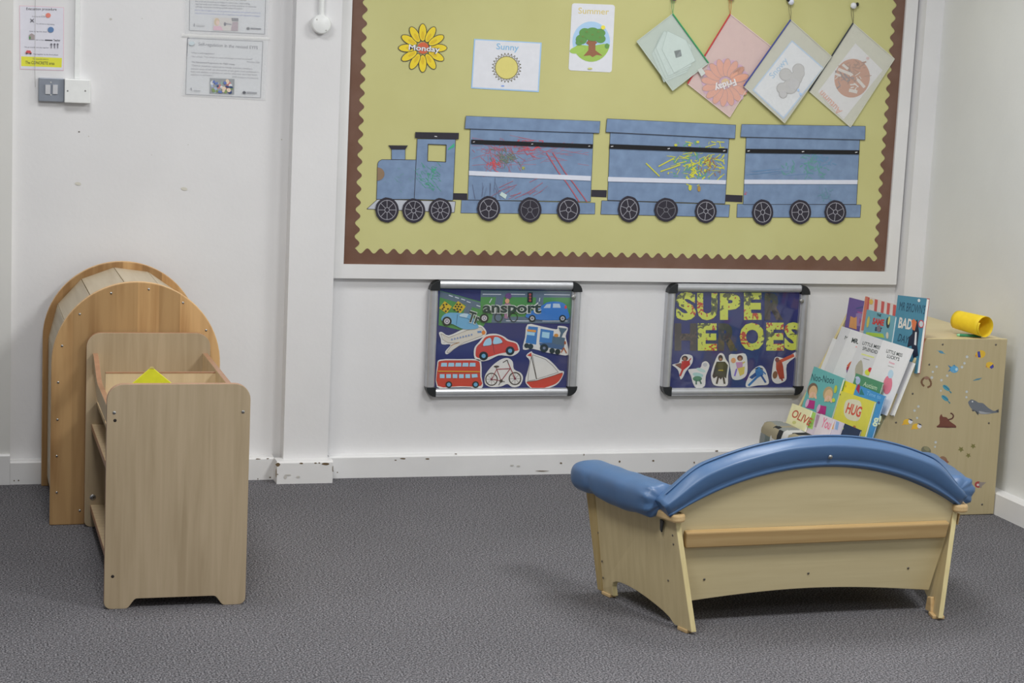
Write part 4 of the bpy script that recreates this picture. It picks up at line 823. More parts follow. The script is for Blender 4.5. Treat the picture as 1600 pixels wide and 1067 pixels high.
# yellow folder standing in the bin
YF_ = wallp(-1.16); A = Art(YF_, 0); q = [(237, 573.2), (292, 618), (254, 690), (180, 622)]
m = MB(); pts = [YF_.at(*p) for p in q]; lowest = min(p.z for p in pts)
for p in pts: p.z += max(0, 0)
sh = .4125-lowest if lowest < .4125 else 0
YLW = mat('yellow_green_card', (206, 208, 50), .5, 205, grain=.06); pts[2] = Vector((pts[2].x, -1.16, .4125)); pts[3] = Vector((pts[3].x, -1.16, max(.4125+.03, pts[3].z)))
root = empty('yellow_folder', (pts[2].x, -1.16, .4125), 'bright yellow folder corner sticking up inside the book browser', 'folder')
m.prism(pts, (0, .006, 0), YLW); m.build('cover', root, bevel=.001)
m = MB(); t0 = pts[0]; m.prism([t0+Vector((-.004, -.0006, .001)), t0+Vector((.004, -.0006, .001)), t0+Vector((.009, -.0006, -.006)), t0+Vector((0, -.0006, -.004)), t0+Vector((-.009, -.0006, -.006))], (0, -.001, 0), P((190, 176, 110))); m.build('metal_corner', root)

# ------------------------------------------------------------ sofa (seen from behind)
SA = .0306; so = empty('toddler_sofa', (2.4083, -1.9792, 0), 'small wooden sofa with blue padded arms and arched back, seen from behind', 'sofa', rz=SA)
ca, sa = math.cos(SA), math.sin(SA)
def toloc(p): d = p-Vector((2.4083, -1.9792, 0)); return Vector((d.x*ca+d.y*sa, -d.x*sa+d.y*ca, d.z))
def sofaplane(v0, k):
    n = Vector((0, -1, k)); nw = Vector((n.x*ca-n.y*sa, n.x*sa+n.y*ca, n.z)); ow = Vector((2.4083-v0*sa, -1.9792+v0*ca, 0)); return Plane(ow, nw)
HB = .318
def spt(sd, s_, t, inset=0.0):
    """outer face of a side panel: s_ 0 back .. 1 front, t 0 floor .. 1 top"""
    wb = .4016+(.4509-.4016)*t; v = .047*t*(1-s_)+s_*(.4419+(.46-.4419)*t); w_ = wb+.1076*s_-inset
    return Vector((sd*w_, v, max(HB*t, .008)))
out = [(0, 0), (.17, 0), (.185, .04), (.215, .075), (.27, .105), (.35, .135), (.45, .165), (.55, .187), (.64, .197), (.72, .197), (.78, .185), (.82, .16), (.835, .12), (.84, .0), (1, 0), (1, 1), (.75, 1), (.5, 1), (.25, 1), (0, 1)]
for sd in (-1, 1):
    m = MB(); a_ = [spt(sd, s_, t) for s_, t in out]; b_ = [spt(sd, s_, t, .016) for s_, t in out]; n = len(out)
    if sd < 0: m.add(a_, [tuple(range(n))[::-1]], SIDEV); m.add(b_, [tuple(range(n))], SIDEV)
    else: m.add(a_, [tuple(range(n))], SIDEV); m.add(b_, [tuple(range(n))[::-1]], SIDEV)
    for i in range(n): j = (i+1) % n; m.add([a_[i], a_[j], b_[j], b_[i]], [(0, 1, 2, 3)], PLYE)
    m.build('side_panel', so, world=False, bevel=.002)
    m = MB(); a_ = [spt(sd, s_, t, -.004) for s_, t in ((.955, 0), (1.01, 0), (1.01, 1), (.91, 1))]; b_ = [spt(sd, s_, t, .022) for s_, t in ((.955, 0), (1.01, 0), (1.01, 1), (.91, 1))]
    m.add(a_+b_, [(0, 1, 2, 3), (7, 6, 5, 4), (0, 4, 5, 1), (1, 5, 6, 2), (2, 6, 7, 3), (3, 7, 4, 0)], POSTW); m.build('front_post', so, world=False, bevel=.003, fix=True)
    # arm cap with rounded end
    z0, z1 = HB+.001, HB+.024; L0 = spt(sd, 0, 1); L1 = spt(sd, 1, 1); ax = (L1-L0).normalized(); pr = Vector((ax.y, -ax.x, 0)); c0 = L0-ax*.030+pr*.002*sd; c1 = L1+ax*.01
    pts = [c0+pr*.022+ax*.02]+[c0+(pr*math.cos(math.radians(t))*.022-ax*math.sin(math.radians(t))*.016)+ax*.016 for t in range(15, 180, 15)]+[c0-pr*.022+ax*.02, c1-pr*.030, c1+pr*.030]
    m = MB(); m.prism([(p.x, p.y, z0) for p in pts], (0, 0, z1-z0), CAPW); m.build('arm_cap', so, world=False, bevel=.006)
    # glides
    for s_ in (.09, .92):
        sgn = 0.0 if sd < 0 else .012; c = spt(sd, s_, 0, .008); m = MB()
        d = (spt(sd, 1, 0)-spt(sd, 0, 0)).normalized(); pr2 = Vector((d.y, -d.x, 0)); e0, e1 = c-d*.022, c+d*.022
        w0 = .012 if sd < 0 else .018
        m.prism([(q.x, q.y, .0) for q in (e0-pr2*w0, e1-pr2*w0, e1+pr2*w0, e0+pr2*w0)], (0, 0, .010), CAPW); m.build('glide', so, world=False, bevel=.002)
        if sd > 0 and s_ < .5:
            c = spt(sd, s_+.07, .06, .016); m = MB(); m.prism([(c.x, c.y-.018, .008), (c.x, c.y+.018, .008), (c.x, c.y+.012, .050), (c.x, c.y-.010, .055)], (-.012, 0, 0), CAPW); m.build('corner_block', so, world=False, bevel=.003)
VB, KB = .1076, -.19
def bp_(u, z, off=0.0): return Vector((u, VB+KB*z-off, z))
pts = [(-.405+.81*k/16, .066+.026*math.sin(math.pi*k/16)) for k in range(17)]
uc, zc0, R0 = -.015, -.359, .833
pts += [(.412, .12), (.424, .21), (.436, .318), (.436, .343), (.452, .350)]
for k in range(25): a_ = math.radians(58+(122-58)*k/24); pts.append((uc+(R0+.035)*math.cos(a_), zc0+(R0+.035)*math.sin(a_)))
pts += [(-.470, .350), (-.436, .343), (-.436, .318), (-.424, .21), (-.412, .12)]
m = MB(); m.prism([bp_(*p) for p in pts], (0, .014, .0), PLY, PLYE); m.build('back_panel', so, world=False, bevel=.0015)
m = MB(); m.add([bp_(-.414, .238, .001), bp_(.416, .238, .001), bp_(.420, .290, .001), bp_(-.420, .290, .001), bp_(-.414, .238, .018), bp_(.416, .238, .018), bp_(.420, .285, .018), bp_(-.420, .285, .018)],
    [(4, 5, 6, 7), (0, 1, 5, 4), (1, 2, 6, 5), (2, 3, 7, 6), (3, 0, 4, 7)], RAILW); m.build('back_rail', so, world=False, fix=True, bevel=.004)
SPB = sofaplane(VB, KB)
for x, y in ((1100.4, 905), (1263, 895.6), (1419, 887.5)):
    p = toloc(SPB.at(x, y, .0005)); m = MB(); m.lathe(p, (0, -1, KB), ((0, .0036), (.0012, .0034), (.0013, .0005)), mat('dark_screw', (100, 96, 88), .4, 200, metal=.6), 10); m.build('screw', so, world=False)
# side screws
for s_, t in ((.05, .86), (.055, .78), (.17, .42), (.93, .60), (.92, .33), (.93, .17)):
    p = spt(-1, s_, t, -.0004); m = MB(); m.lathe(p, (-1, -.2, 0), ((0, .003), (.001, .0028), (.0011, .0004)), MATS['dark_screw'], 10); m.build('screw', so, world=False)
# seat
m = MB(); m.prism([(-.37, .085, .135), (.37, .085, .135), (.47, .44, .150), (-.47, .44, .150)], (0, 0, .014), PLY); m.build('seat_board', so, world=False)
m = MB(); m.box((-.47, .425, .05), (.47, .441, .165), PLY); m.build('shade_apron', so, world=False)  # unseen board, added to deepen the shade under the seat
m = MB(); rows = []
for iz, (zz, ins) in enumerate(((.168, .012), (.173, .004), (.185, .0), (.205, .0), (.218, .008), (.222, .03))):
    rows.append([Vector((x*(1-ins), .262+(y-.262)*(1-ins*2), zz)) for x, y in rounded(-.37, .10, .37, .435, .04, 4)])
m.grid(rows, VINYL, True); m.add(rows[-1], [tuple(range(len(rows[-1])))], VINYL); m.add(rows[0], [tuple(range(len(rows[0])))[::-1]], VINYL); m.build('seat_cushion', so, world=False)
# arm pads: gathered vinyl rolls
def armpad(sd):
    L0 = spt(sd, .105, 1, .0); L1 = spt(sd, 1.0, 1, .0); ax = (L1-L0); ax.z = 0; ln = ax.length+.035; ax.normalize(); pr = Vector((ax.y, -ax.x, 0)); n = 44; seg_ = 40; rows = []
    for i in range(n+1):
        u = i/n; c = L0+ax*(ln*u-.0)+Vector((0, 0, .046-.003*u))+pr*(-sd*-.004); rows_ = []
        e = min(u/.06, 1); e2 = min((1-u)/.14, 1); k = (1-(1-e)**2)**.5*(1-(1-e2)**2)**.5
        for j in range(seg_):
            t = 2*math.pi*j/seg_; cs, sn = math.cos(t), math.sin(t); ra, rb = .060, .046
            x = math.copysign(abs(cs)**.75, cs)*ra; z = math.copysign(abs(sn)**.8, sn)*rb
            w_ = 1+(.06*math.sin(t*11)*(1-e)+.10*math.sin(t*9+1)*max(0, 1-u/.13)+.012*math.sin(t*3+u*14)+.014*math.sin(u*30+t)+.035*math.sin(u*60+t*2)*math.exp(-((u-.7)/.06)**2)*(1 if sn < .2 else 0))
            if z < 0: z *= 1.05+.22*math.exp(-((u-.38)/.2)**2)-.25*math.exp(-((u-.72)/.04)**2)
            f_ = .25+.75*k if i not in (0, n) else .22
            rows_.append(c+pr*x*f_*w_+Vector((0, 0, z*f_*w_)))
        rows.append(rows_)
    m = MB(); m.grid(rows, VINYL, True); m.add(rows[0], [tuple(range(seg_))], VINYL); m.add(rows[-1], [tuple(range(seg_))[::-1]], VINYL)
    o = m.build('arm_pad', so, world=False, fix=True); return o
armpad(-1); armpad(1)
for sd in (-1, 1):
    c = spt(sd, .03 if sd > 0 else .13, .97, -.003); m = MB(); m.prism([c+Vector((0, -.012, 0)), c+Vector((0, .010, 0)), c+Vector((0, .006, -.03)), c+Vector((0, -.004, -.034))], (sd*.004, 0, 0), BLACKP if sd < 0 else CAPW); m.build('strap_end', so, world=False)
# back pad sweeping over the arch
m = MB(); n = 72; rows = []; a0, a1 = 56.7, 123.6
prof = [(.0, .004), (.0, .014), (.004, .0185), (.010, .0185), (.014, .0150), (.021, .0185), (.040, .0215), (.058, .0215), (.0625, .0205), (.0655, .0175), (.072, .004), (.078, -.010), (.082, -.032), (.079, -.050), (.068, -.064), (.045, -.072), (.010, -.066), (-.030, -.050), (-.035, -.020)]
def thk(u):
    q = min(1, min(u, 1-u)/.16); return .60+.40*q*q*(3-2*q)
for i in range(n+1):
    u = i/n; a_ = math.radians(a0+(a1-a0)*u); e = min(1, min(u, 1-u)/.05); k = math.sin(e*math.pi/2)**.6
    row = []
    for j, (r_, v) in enumerate(prof):
        w_ = (.0012*math.sin(i*.55+j*.9)+.0014*math.sin(i*.23+j*.4+1))*(1 if j > 6 else .25)+.006*max(0, 1-e)*math.sin(j*2.4)
        rr_ = R0+r_*thk(u)*(.95+.05*k)+w_*.5
        z = zc0+rr_*math.sin(a_); uu = uc+rr_*math.cos(a_); row.append(bp_(uu, z, v*(.8+.2*k)))
    rows.append(row)
m.grid(rows, VINYL, True); m.add(rows[0], [tuple(range(len(prof)))], VINYL); m.add(rows[-1], [tuple(range(len(prof)))[::-1]], VINYL)
bpad = m.build('back_pad', so, world=False, fix=True)
m = MB(); path = []
for i in range(2, n-1):
    u = i/n; a_ = math.radians(a0+(a1-a0)*u); rr_ = R0+.0835*thk(u); path.append(bp_(uc+rr_*math.cos(a_), zc0+rr_*math.sin(a_), -.024))
m.tube(path, .0028, VINYL, 6); m.build('piping', bpad, world=False)
p = toloc(SPB.at(1297.5, 714, .0220)); m = MB(); m.lathe(p, (0, -1, KB), ((0, .0065), (.0015, .006), (.002, .003), (.001, .0005)), STEEL, 14); m.build('rivet', bpad, world=False)

# ------------------------------------------------------------ sling-side book display with stickers
bd = empty('book_display', (3.4, -.45, 0), 'pale wooden sloping book display unit in the corner with sea animal stickers', 'book display')
SP0 = (3.3509, .6509)
def slx(z): return SP0[0]-.4857*(SP0[1]-z)
side = [(3.6815, .002), (3.6765, .650), (3.3509, .6509), (slx(.10), .10), (slx(.10), .002)]
for y in (-.775, -.158):
    m = MB(); m.prism([(x, y, z) for x, z in side], (0, .016, 0), PLYV, PLYE); o = m.build('side_panel', bd, bevel=.0012)
    if y < -.5: sp = o
m = MB(); m.box((3.365, -.759, .632), (3.676, -.158, .647), PLY); m.build('top_board', bd)
m = MB(); m.box((3.655, -.759, .02), (3.670, -.158, .632), PLY); m.build('back_board', bd)
TIERS = []
def tier(x0, z0, s_, zb, zt):
    """board the books of one row lean on"""
    m = MB(); o_ = .036
    m.prism([(x0+s_*(zb-z0)+o_, -.759, zb), (x0+s_*(zt-z0)+o_, -.759, zt), (x0+s_*(zt-z0)+o_+.008, -.759, zt), (x0+s_*(zb-z0)+o_+.008, -.759, zb)], (0, .601, 0), PLY); m.build('tier_board', bd)
    xb = x0+s_*(zb-z0); m = MB(); m.box((xb-.004, -.759, zb-.012), (xb+o_+.008, -.158, zb), PLY); m.build('ledge', bd)
    n = Vector((-1, 0, s_)).normalized(); return Plane((x0, 0, z0), n), x0, z0, s_, zb
T4 = tier(3.3492, .7945, .10, .510, .640); T3 = tier(3.3121, .6099, .36, .375, .560); T2 = tier(3.1841, .4167, .25, .245, .40); T1 = tier(3.0981, .3308, .30, .115, .22)
SPL = wallp(-.775)
def stk(name, draw, conv=None):
    A = Art(SPL, .0002, .0001, conv); draw(A); return A.build(name, sp)
for x, y in ((1473, 538), (1452, 569.5), (1426, 615), (1400, 660), (1556, 538.5), (1545, 661), (1534.5, 788)):
    m = MB(); m.lathe(SPL.at(x, y), (0, -1, 0), ((0, .004), (.0006, .0038), (.0008, .0005)), MATS['dark_screw'], 10); m.build('screw', sp)
FB = P((76, 128, 154)); FT = P((66, 142, 160)); FY_ = P((206, 168, 50)); FN = P((60, 62, 140)); FD = P((56, 60, 66)); BRN = P((110, 78, 56)); DRK = P((82, 46, 40)); GRS = P((112, 108, 60)); SEAL = P((98, 104, 112))
stk('fish_sticker', lambda A: (A.poly([(1463, 547), (1470, 549), (1478, 553.5), (1472, 552)], FT), A.ell(1470.5, 550, 4, 2, FB, 20)))
stk('fish_sticker', lambda A: (A.poly([(1481, 570), (1484.5, 576), (1481, 581), (1488, 578), (1488, 574)], P((60, 110, 150))), A.ell(1491, 577, 6.5, 5.5, P((84, 150, 190))), A.poly([(1488, 571), (1492, 569.5), (1493, 573)], FB), A.ell(1494.5, 577, 2, 2.4, P((170, 200, 214)))))
for x, y, s_ in ((1532, 553.5, 1), (1547, 570.5, .82)):
    stk('fish_sticker', lambda A: (A.ell(x, y, 8*s_, 6.2*s_, FY_, 15 if s_ < 1 else -15), A.poly([(x-5*s_, y-4*s_), (x-1*s_, y-5*s_), (x+.5*s_, y+5*s_), (x-4*s_, y+5*s_)] if s_ == 1 else [(x-1, y+3), (x+5, y-2), (x+6, y+3), (x+2, y+6)], FN), A.poly([(x-8.5*s_, y+2), (x-6*s_, y), (x-6*s_, y+5*s_)], P((190, 120, 50)))))
stk('fish_sticker', lambda A: A.poly([(1520, 594.5), (1526, 591.5), (1535, 590), (1530, 593.5), (1521, 595)], P((84, 124, 138))))
for x, y in ((1478.5, 606), (1476.5, 622)):
    stk('fish_sticker', lambda A: (A.ell(x, y, 6.5, 3.2, FT, 38), A.poly([(x+4, y+3), (x+8.5, y+7), (x+7.5, y+9), (x+5, y+6)], P((46, 112, 130))), A.line([(x-4, y-4), (x+5, y+3)], 1.2, P((50, 96, 130)))))
stk('crab_sticker', lambda A: (A.line([(1444, 603.5), (1440.5, 600), (1440, 595), (1443, 591), (1448, 589), (1452, 592), (1455, 598), (1454, 603), (1449, 605.5)], 3, BRN), A.ell(1448, 590.5, 4, 2.6, P((140, 106, 88))), A.line([(1441, 593), (1439, 598)], 2, BRN)))
stk('seal_sticker', lambda A: (A.poly(smooth_loop([(1513.5, 627), (1518, 624), (1524, 626), (1529, 629), (1536, 630), (1544, 637), (1553, 642), (1559, 640), (1560.5, 644), (1552, 645.5), (1542, 647), (1531, 646.5), (1522, 642), (1516, 636), (1513, 630)], 3), SEAL), A.poly([(1524, 641), (1529, 645), (1528.5, 649), (1525, 645)], P((64, 66, 70))), A.poly([(1518, 640), (1524, 641), (1520, 643)], P((64, 66, 70))), A.poly(smooth_loop([(1530, 642), (1541, 644.5), (1550, 645), (1540, 646.6), (1531, 646)], 2), P((150, 154, 158))), A.ell(1519.5, 627.4, 1.2, 1.2, P((200, 200, 204))), A.poly([(1556, 642), (1560.5, 639), (1560, 645)], P((64, 66, 70)))))
stk('stingray_sticker', lambda A: (A.poly(smooth_loop([(1463, 666.5), (1468, 662), (1468, 652), (1471, 647), (1473, 651), (1479, 652), (1484, 658), (1494.5, 666.5), (1480, 668.5), (1471, 667)], 3), P((104, 60, 48))), A.line([(1481, 656), (1488, 654), (1490, 650), (1488, 646.5), (1485, 645.5)], 2.2, DRK), A.line([(1464, 667), (1494, 667.5)], 1.6, DRK)))
for x, y in ((1417, 659), (1431, 666)):
    stk('fish_sticker', lambda A: (A.ell(x, y, 6, 4.4, P((212, 170, 50)), -12), A.poly([(x-8, y+5), (x-4, y), (x-4, y+4.5)], P((216, 160, 50))), A.ell(x+5.5, y-.5, 3.4, 3.6, P((206, 206, 212))), A.poly([(x+2, y-5), (x+7, y-4), (x+10, y-1), (x+6, y-2)], P((40, 44, 70)))))
for x, y, r_ in ((1501.5, 702, 5), (1520.5, 697, 4.6), (1513, 711.5, 4.4)):
    stk('starfish_sticker', lambda A: A.poly([(x+(r_ if k % 2 == 0 else r_*.5)*math.cos(math.pi*k/5+.4), y+(r_ if k % 2 == 0 else r_*.5)*math.sin(math.pi*k/5+.4)) for k in range(10)], GRS))
stk('fish_sticker', lambda A: (A.ell(1447, 704, 8, 6.5, P((104, 104, 84)), 30), A.ell(1448, 701, 5, 3, P((130, 126, 96)), 30)))
stk('fish_sticker', lambda A: (A.ell(1474, 717, 5.8, 4, P((134, 100, 78)), 20), A.poly([(1478, 717), (1483, 722), (1479.5, 724), (1476, 720)], P((130, 84, 66)))))
stk('fish_sticker', lambda A: (A.ell(1528.5, 757, 5.6, 5, P((150, 60, 62))), A.ell(1528, 757.5, 2, 2, P((200, 180, 180))), A.poly([(1530, 753), (1541, 753.5), (1534.5, 759), (1533, 763), (1530, 760)], P((134, 124, 118)))))
stk('fish_sticker', lambda A: A.ell(1508.5, 763, 3.4, 4.4, P((160, 76, 76)), -30))
for x, y, r_ in ((1511, 557.5, 2.2), (1507, 567.5, 2), (1503, 573.5, 2.2), (1463.5, 573, 2), (1457.5, 581, 1.8), (1456, 590, 2.2), (1480, 587, 2), (1471, 594, 2), (1470, 610.5, 1.6), (1510.5, 612, 2), (1510, 620.5, 1.8), (1435, 635, 2), (1429, 641.5, 2), (1433, 653, 1.8), (1462, 691, 2), (1461, 698, 1.6), (1489, 580, 1.2)):
    stk('bubble_sticker', lambda A: (A.ell(x, y, r_, r_, P((170, 178, 186)), n=12), A.ell(x+.3, y+.3, r_*.6, r_*.6, P((190, 190, 180)), n=10)))

# books
YS = P((222, 222, 214))
BW = mat('white_book_cover', (206, 206, 208), .35, 200, .5, .015)
BW2 = mat('off_white_book_cover', (195, 195, 198), .35, 200, .5, .015)
def book(T, order, tl, tr, label, cover, draw, th=.006, group='books on the display', hz=None, page=None, conv=None, tilt=0.0, name='picture_book', back=None):
    pl, x0, z0, s_, zb = T; off = .001+order
    a_ = pl.at(*tl, off); b_ = pl.at(*tr, off); up = Vector((s_, 0, 1)).normalized(); yd = Vector((0, 1, 0))
    # lean inside the plane: sides drop at right angles to the top edge
    e = (b_-a_).normalized(); dn = e.cross(pl.n).normalized()
    if dn.z > 0: dn = -dn
    zfloor = zb+.001 if hz is None else hz
    la = (a_.z-zfloor)/-dn.z; lb = (b_.z-zfloor)/-dn.z; lm_ = min(la, lb)
    q = [a_, b_, b_+dn*lm_, a_+dn*lm_]
    root = empty(name, (q[2]+q[3])/2-pl.n*th, label, 'book', group)
    m = MB(); m.prism(q, -pl.n*.0012, cover); m.prism([p-pl.n*(th-.0012) for p in q], -pl.n*.0012, back or cover); m.build('cover', root)
    m = MB(); g = .003; q2 = [a_-e*-g+dn*g, b_-e*g*.3+dn*g, b_-e*g*.3+dn*(lm_-g), a_+e*g+dn*(lm_-g)]; m.prism([p-pl.n*.00125 for p in q2], -pl.n*(th-.0026), page or YS); m.build('pages', root)
    if draw:
        A = Art(pl, off+.0002, .0001, conv); draw(A)
        A.build('cover_print', root)
    return root
cb = zc(1180, 440, 3.81)
NV = P((30, 44, 70))
# top row
def b_purple(A): A.poly([(600, 190), (650, 175), (648, 270), (600, 262)], P((140, 116, 168))); A.poly([(567, 205), (590, 215), (605, 208), (604, 285), (558, 272)], P((206, 146, 90))); A.text('W', (612, 248), (636, 256), 34, P((150, 60, 120)), .02); A.line([(600, 160), (640, 150)], 7, P((70, 80, 130))); A.line([(608, 180), (642, 188)], 6, P((170, 80, 140)))
book(T4, .002, (1327, 464.6), (1358, 472.5), 'purple picture book at the far end of the top row', P((100, 82, 144)), b_purple, conv=cb)
def b_red(A):
    for i, x in enumerate((664, 712, 752, 786, 822)): A.poly([(x, 90+(x-664)*.29), (x+18, 95+(x-664)*.29), (x+10, 180+(x-664)*.22), (x-6, 176+(x-664)*.22)], P((186, 84, 80)))
    A.poly([(655, 88), (672, 90), (650, 290), (630, 290)], P((196, 112, 92))); A.ell(690, 120, 12, 16, P((206, 170, 80)))
book(T4, .009, (1352, 462.5), (1402, 476), 'red and white striped book behind the colourful teal one', P((200, 190, 186)), b_red, conv=cb)
def b_lost(A):
    A.poly([(662, 300), (760, 310), (770, 335), (655, 320)], P((160, 190, 70))); A.text('THE', (722, 205), (748, 210), 16, DK, .03); A.text('SAME', (696, 250), (764, 262), 36, P((190, 60, 60)), .05); A.text('BUT', (712, 292), (752, 298), 24, NV, .03)
    A.ell(672, 240, 8, 34, P((190, 180, 90)), 10); A.ell(790, 245, 11, 32, P((50, 56, 60))); A.ell(796, 232, 6, 26, P((210, 206, 120)), 8); A.ell(786, 320, 8, 20, P((200, 190, 170))); A.ell(735, 280, 12, 20, P((120, 110, 120)))
book(T4, .017, (1354.5, 483.5), (1399, 494.5), 'teal picture book with red title in front of the striped one', P((104, 156, 170)), b_lost, .007, conv=cb)
def b_brown(A):
    A.text("MR BROWN'S", (855, 170), (1008, 194), 54, P((30, 60, 84)), .0); A.text('BAD', (850, 272), (930, 285), 62, P((214, 208, 200)), .03); A.text('DAY', (846, 352), (905, 370), 46, P((30, 60, 84)), .0)
    A.poly([(940, 250), (965, 225), (975, 300), (965, 380), (970, 440), (940, 455), (930, 380), (905, 390), (915, 330), (935, 310)], P((30, 36, 56))); A.poly([(930, 232), (945, 222), (962, 240), (950, 292), (935, 285)], P((206, 110, 70))); A.poly([(952, 300), (962, 300), (958, 380), (946, 375)], WHT)
    A.ell(988, 252, 17, 24, P((190, 60, 70))); A.ell(988, 252, 12, 18, P((190, 200, 204))); A.ell(975, 112, 8, 10, P((210, 214, 214)))
book(T4, .010, (1403, 461), (1448, 466), 'tall blue book with BAD in white letters at the near end', P((70, 128, 154)), b_brown, .012, conv=cb, back=P((150, 50, 46)))
# white row
def tile(T, order, tl, tr, label, draw, th=.005, **k): return book(T, order, tl, tr, label, BW if int(order*1000) % 12 == 0 else BW2, draw, th, 'thin white books in the second row from the top', conv=cb, **k)
tile(T3, .000, (1301.5, 528), (1327, 537), 'blank looking white book at the far end of the white row', lambda A: A.line([(455, 440), (440, 520)], 2, P((170, 170, 176))))
tile(T3, .006, (1315.5, 509.5), (1344, 519), 'white book with only an M of its title showing', lambda A: A.text('M', (531, 343), (549, 348), 24, DK, .0))
def b_mr(A): A.text('MR.', (572, 360), (612, 371), 28, DK, .03); A.ell(602, 388, 5, 4, P((220, 150, 150))); A.poly([(545, 500), (562, 480), (580, 470), (585, 500), (572, 520)], P((190, 90, 60))); A.poly([(542, 520), (572, 525), (548, 590)], P((100, 60, 120))); A.poly([(545, 505), (575, 505), (572, 528), (542, 524)], P((160, 44, 60)))
tile(T3, .012, (1329.5, 514.2), (1352, 521.8), 'white book titled MR. with a purple cone picture', b_mr)
def b_spl(A): A.text('LITTLE MISS', (637, 374), (743, 404), 21, DK, .012); A.text('SPLENDID', (637, 405), (725, 431), 21, DK, .012); A.line([(632, 430), (708, 452)], 8, P((206, 210, 130))); A.line([(643, 456), (680, 466)], 4, P((150, 150, 150))); A.poly(smooth_loop([(600, 500), (630, 465), (640, 500), (638, 560), (600, 570), (594, 540)], 2), P((160, 156, 138))); A.ell(672, 540, 20, 18, P((200, 204, 70))); A.ell(684, 525, 12, 14, P((190, 50, 60))); A.ell(692, 545, 8, 12, P((60, 60, 150)))
tile(T3, .018, (1348.5, 520.5), (1384, 532.5), 'white book titled LITTLE MISS SPLENDID', b_spl)
def b_luck(A): A.text('LITTLE MISS', (779, 421), (873, 449), 21, DK, .012); A.text("LUCKY'S", (783, 451), (855, 473), 21, DK, .012); A.text('Fortune', (796, 484), (828, 494), 12, P((210, 130, 150)), .02); A.line([(790, 500), (825, 510)], 4, P((160, 160, 160))); A.ell(788, 615, 27, 56, P((206, 112, 132)), 8); A.ell(806, 550, 16, 26, P((170, 196, 212)), 10)
tile(T3, .024, (1380, 531), (1426, 545.5), "white book titled LITTLE MISS LUCKY'S nearest the stickered side", b_luck, .005)
book(T3, .0, (1407, 560), (1427, 566.5), 'low white book edge behind the nearest white book', BW, None, .010, 'thin white books in the second row from the top')
# third row
G3 = 'books in the third row from the top'
def b_aut(A): A.ell(612, 590, 14, 22, P((160, 176, 206)), 10); A.ell(608, 572, 12, 8, P((176, 190, 214))); A.text('Autism', (640, 620), (722, 646), 28, P((180, 206, 170)), .01)
book(T2, -.016, (1337.5, 583), (1379.5, 598), 'green book titled Autism behind the yellow ones', P((72, 132, 96)), b_aut, .005, G3, conv=cb)
book(T2, -.008, (1320, 594.5), (1344, 604), 'plain bright yellow book between the teal and green books', P((220, 204, 50)), lambda A: (A.ell(538, 622, 6, 8, P((200, 170, 60))), A.ell(600, 672, 8, 8, P((220, 160, 60)))), .005, G3, conv=cb)
def b_g(A): A.poly([(600, 640), (612, 610), (625, 618), (618, 668)], P((150, 40, 70))); A.poly([(625, 650), (632, 635), (650, 675), (620, 672)], P((40, 110, 110))); A.text('Time to', (660, 672), (745, 700), 24, P((120, 180, 220)), .0); A.text('g!', (700, 840), (742, 850), 52, P((206, 222, 190)), .03); A.ell(735, 720, 8, 8, P((50, 80, 140)))
book(T2, -.002, (1338.5, 600.5), (1383, 619), 'bright blue book with a large g! behind the HUG book', P((60, 134, 190)), b_g, .005, G3, conv=cb)
def b_hug(A):
    A.poly(smooth_loop([(535, 720), (560, 700), (610, 705), (632, 730), (628, 800), (605, 830), (550, 818), (528, 780)], 3), P((206, 204, 176)))
    A.text('HUG', (536, 778), (622, 806), 62, P((196, 78, 60)), .03); A.poly([(512, 866), (560, 880), (600, 905), (520, 900)], NV); A.ell(590, 868, 9, 12, P((170, 110, 60))); A.ell(506, 672, 3, 5, P((90, 90, 60)))
book(T2, .006, (1314, 610.6), (1366.9, 627.7), 'yellow book with HUG in red letters', P((206, 200, 74)), b_hug, .007, G3, conv=cb)
def b_noo(A):
    A.text('Noo-Noos', (333, 588), (466, 608), 44, P((30, 60, 70)), .0)
    for (hx, hy, hc, dx_, dy_) in ((342, 650, (112, 92, 74), 335, 730), (434, 672, (170, 150, 110), 402, 762)):
        A.ell(hx, hy-6, 30, 42, P(hc), 12); A.ell(hx+2, hy+6, 24, 38, P((206, 172, 130)), 12); A.poly([(dx_-22, dy_-28), (dx_+22, dy_-20), (dx_+15, dy_+30), (dx_-35, dy_+20)], P((170, 44, 120))); A.ell(dx_-26, dy_-8, 9, 26, P((206, 170, 200)), 18); A.ell(hx-10, hy+24, 8, 22, P((216, 176, 150)), 30); A.ell(hx+14, hy+28, 8, 22, P((216, 176, 150)), -20)
    A.ell(478, 640, 9, 24, P((180, 190, 60)), 10); A.ell(466, 705, 10, 12, P((190, 200, 60))); 
book(T2, .006, (1272, 572.5), (1318, 591), 'teal book titled Noo-Noos with two children', P((96, 168, 166)), b_noo, .008, G3, conv=cb)
# bottom row
G4 = 'small books in the bottom row'
book(T1, .010, (1238, 630), (1267.5, 641.5), 'cream book titled OLIVE at the far end of the bottom row', P((216, 212, 166)), lambda A: (A.text('OLIVE', (212, 800), (322, 858), 48, P((176, 84, 60)), .02), A.ell(232, 838, 12, 10, P((190, 190, 120)))), .008, G4, conv=cb)
book(T1, .0005, (1266, 641), (1284, 648), 'green and lilac striped book next to the cream one', P((190, 180, 190)), lambda A: (A.poly([(330, 770), (362, 782), (340, 880), (312, 868)], P((146, 190, 90))), A.poly([(366, 790), (384, 796), (366, 870), (352, 864)], P((160, 130, 150)))), .005, G4, conv=cb)
book(T1, .010, (1282.5, 646.5), (1303, 655), 'white book with pink You lettering in the bottom row', P((206, 196, 200)), lambda A: A.text('You', (388, 860), (440, 880), 58, P((210, 110, 140)), .02), .005, G4, conv=cb)
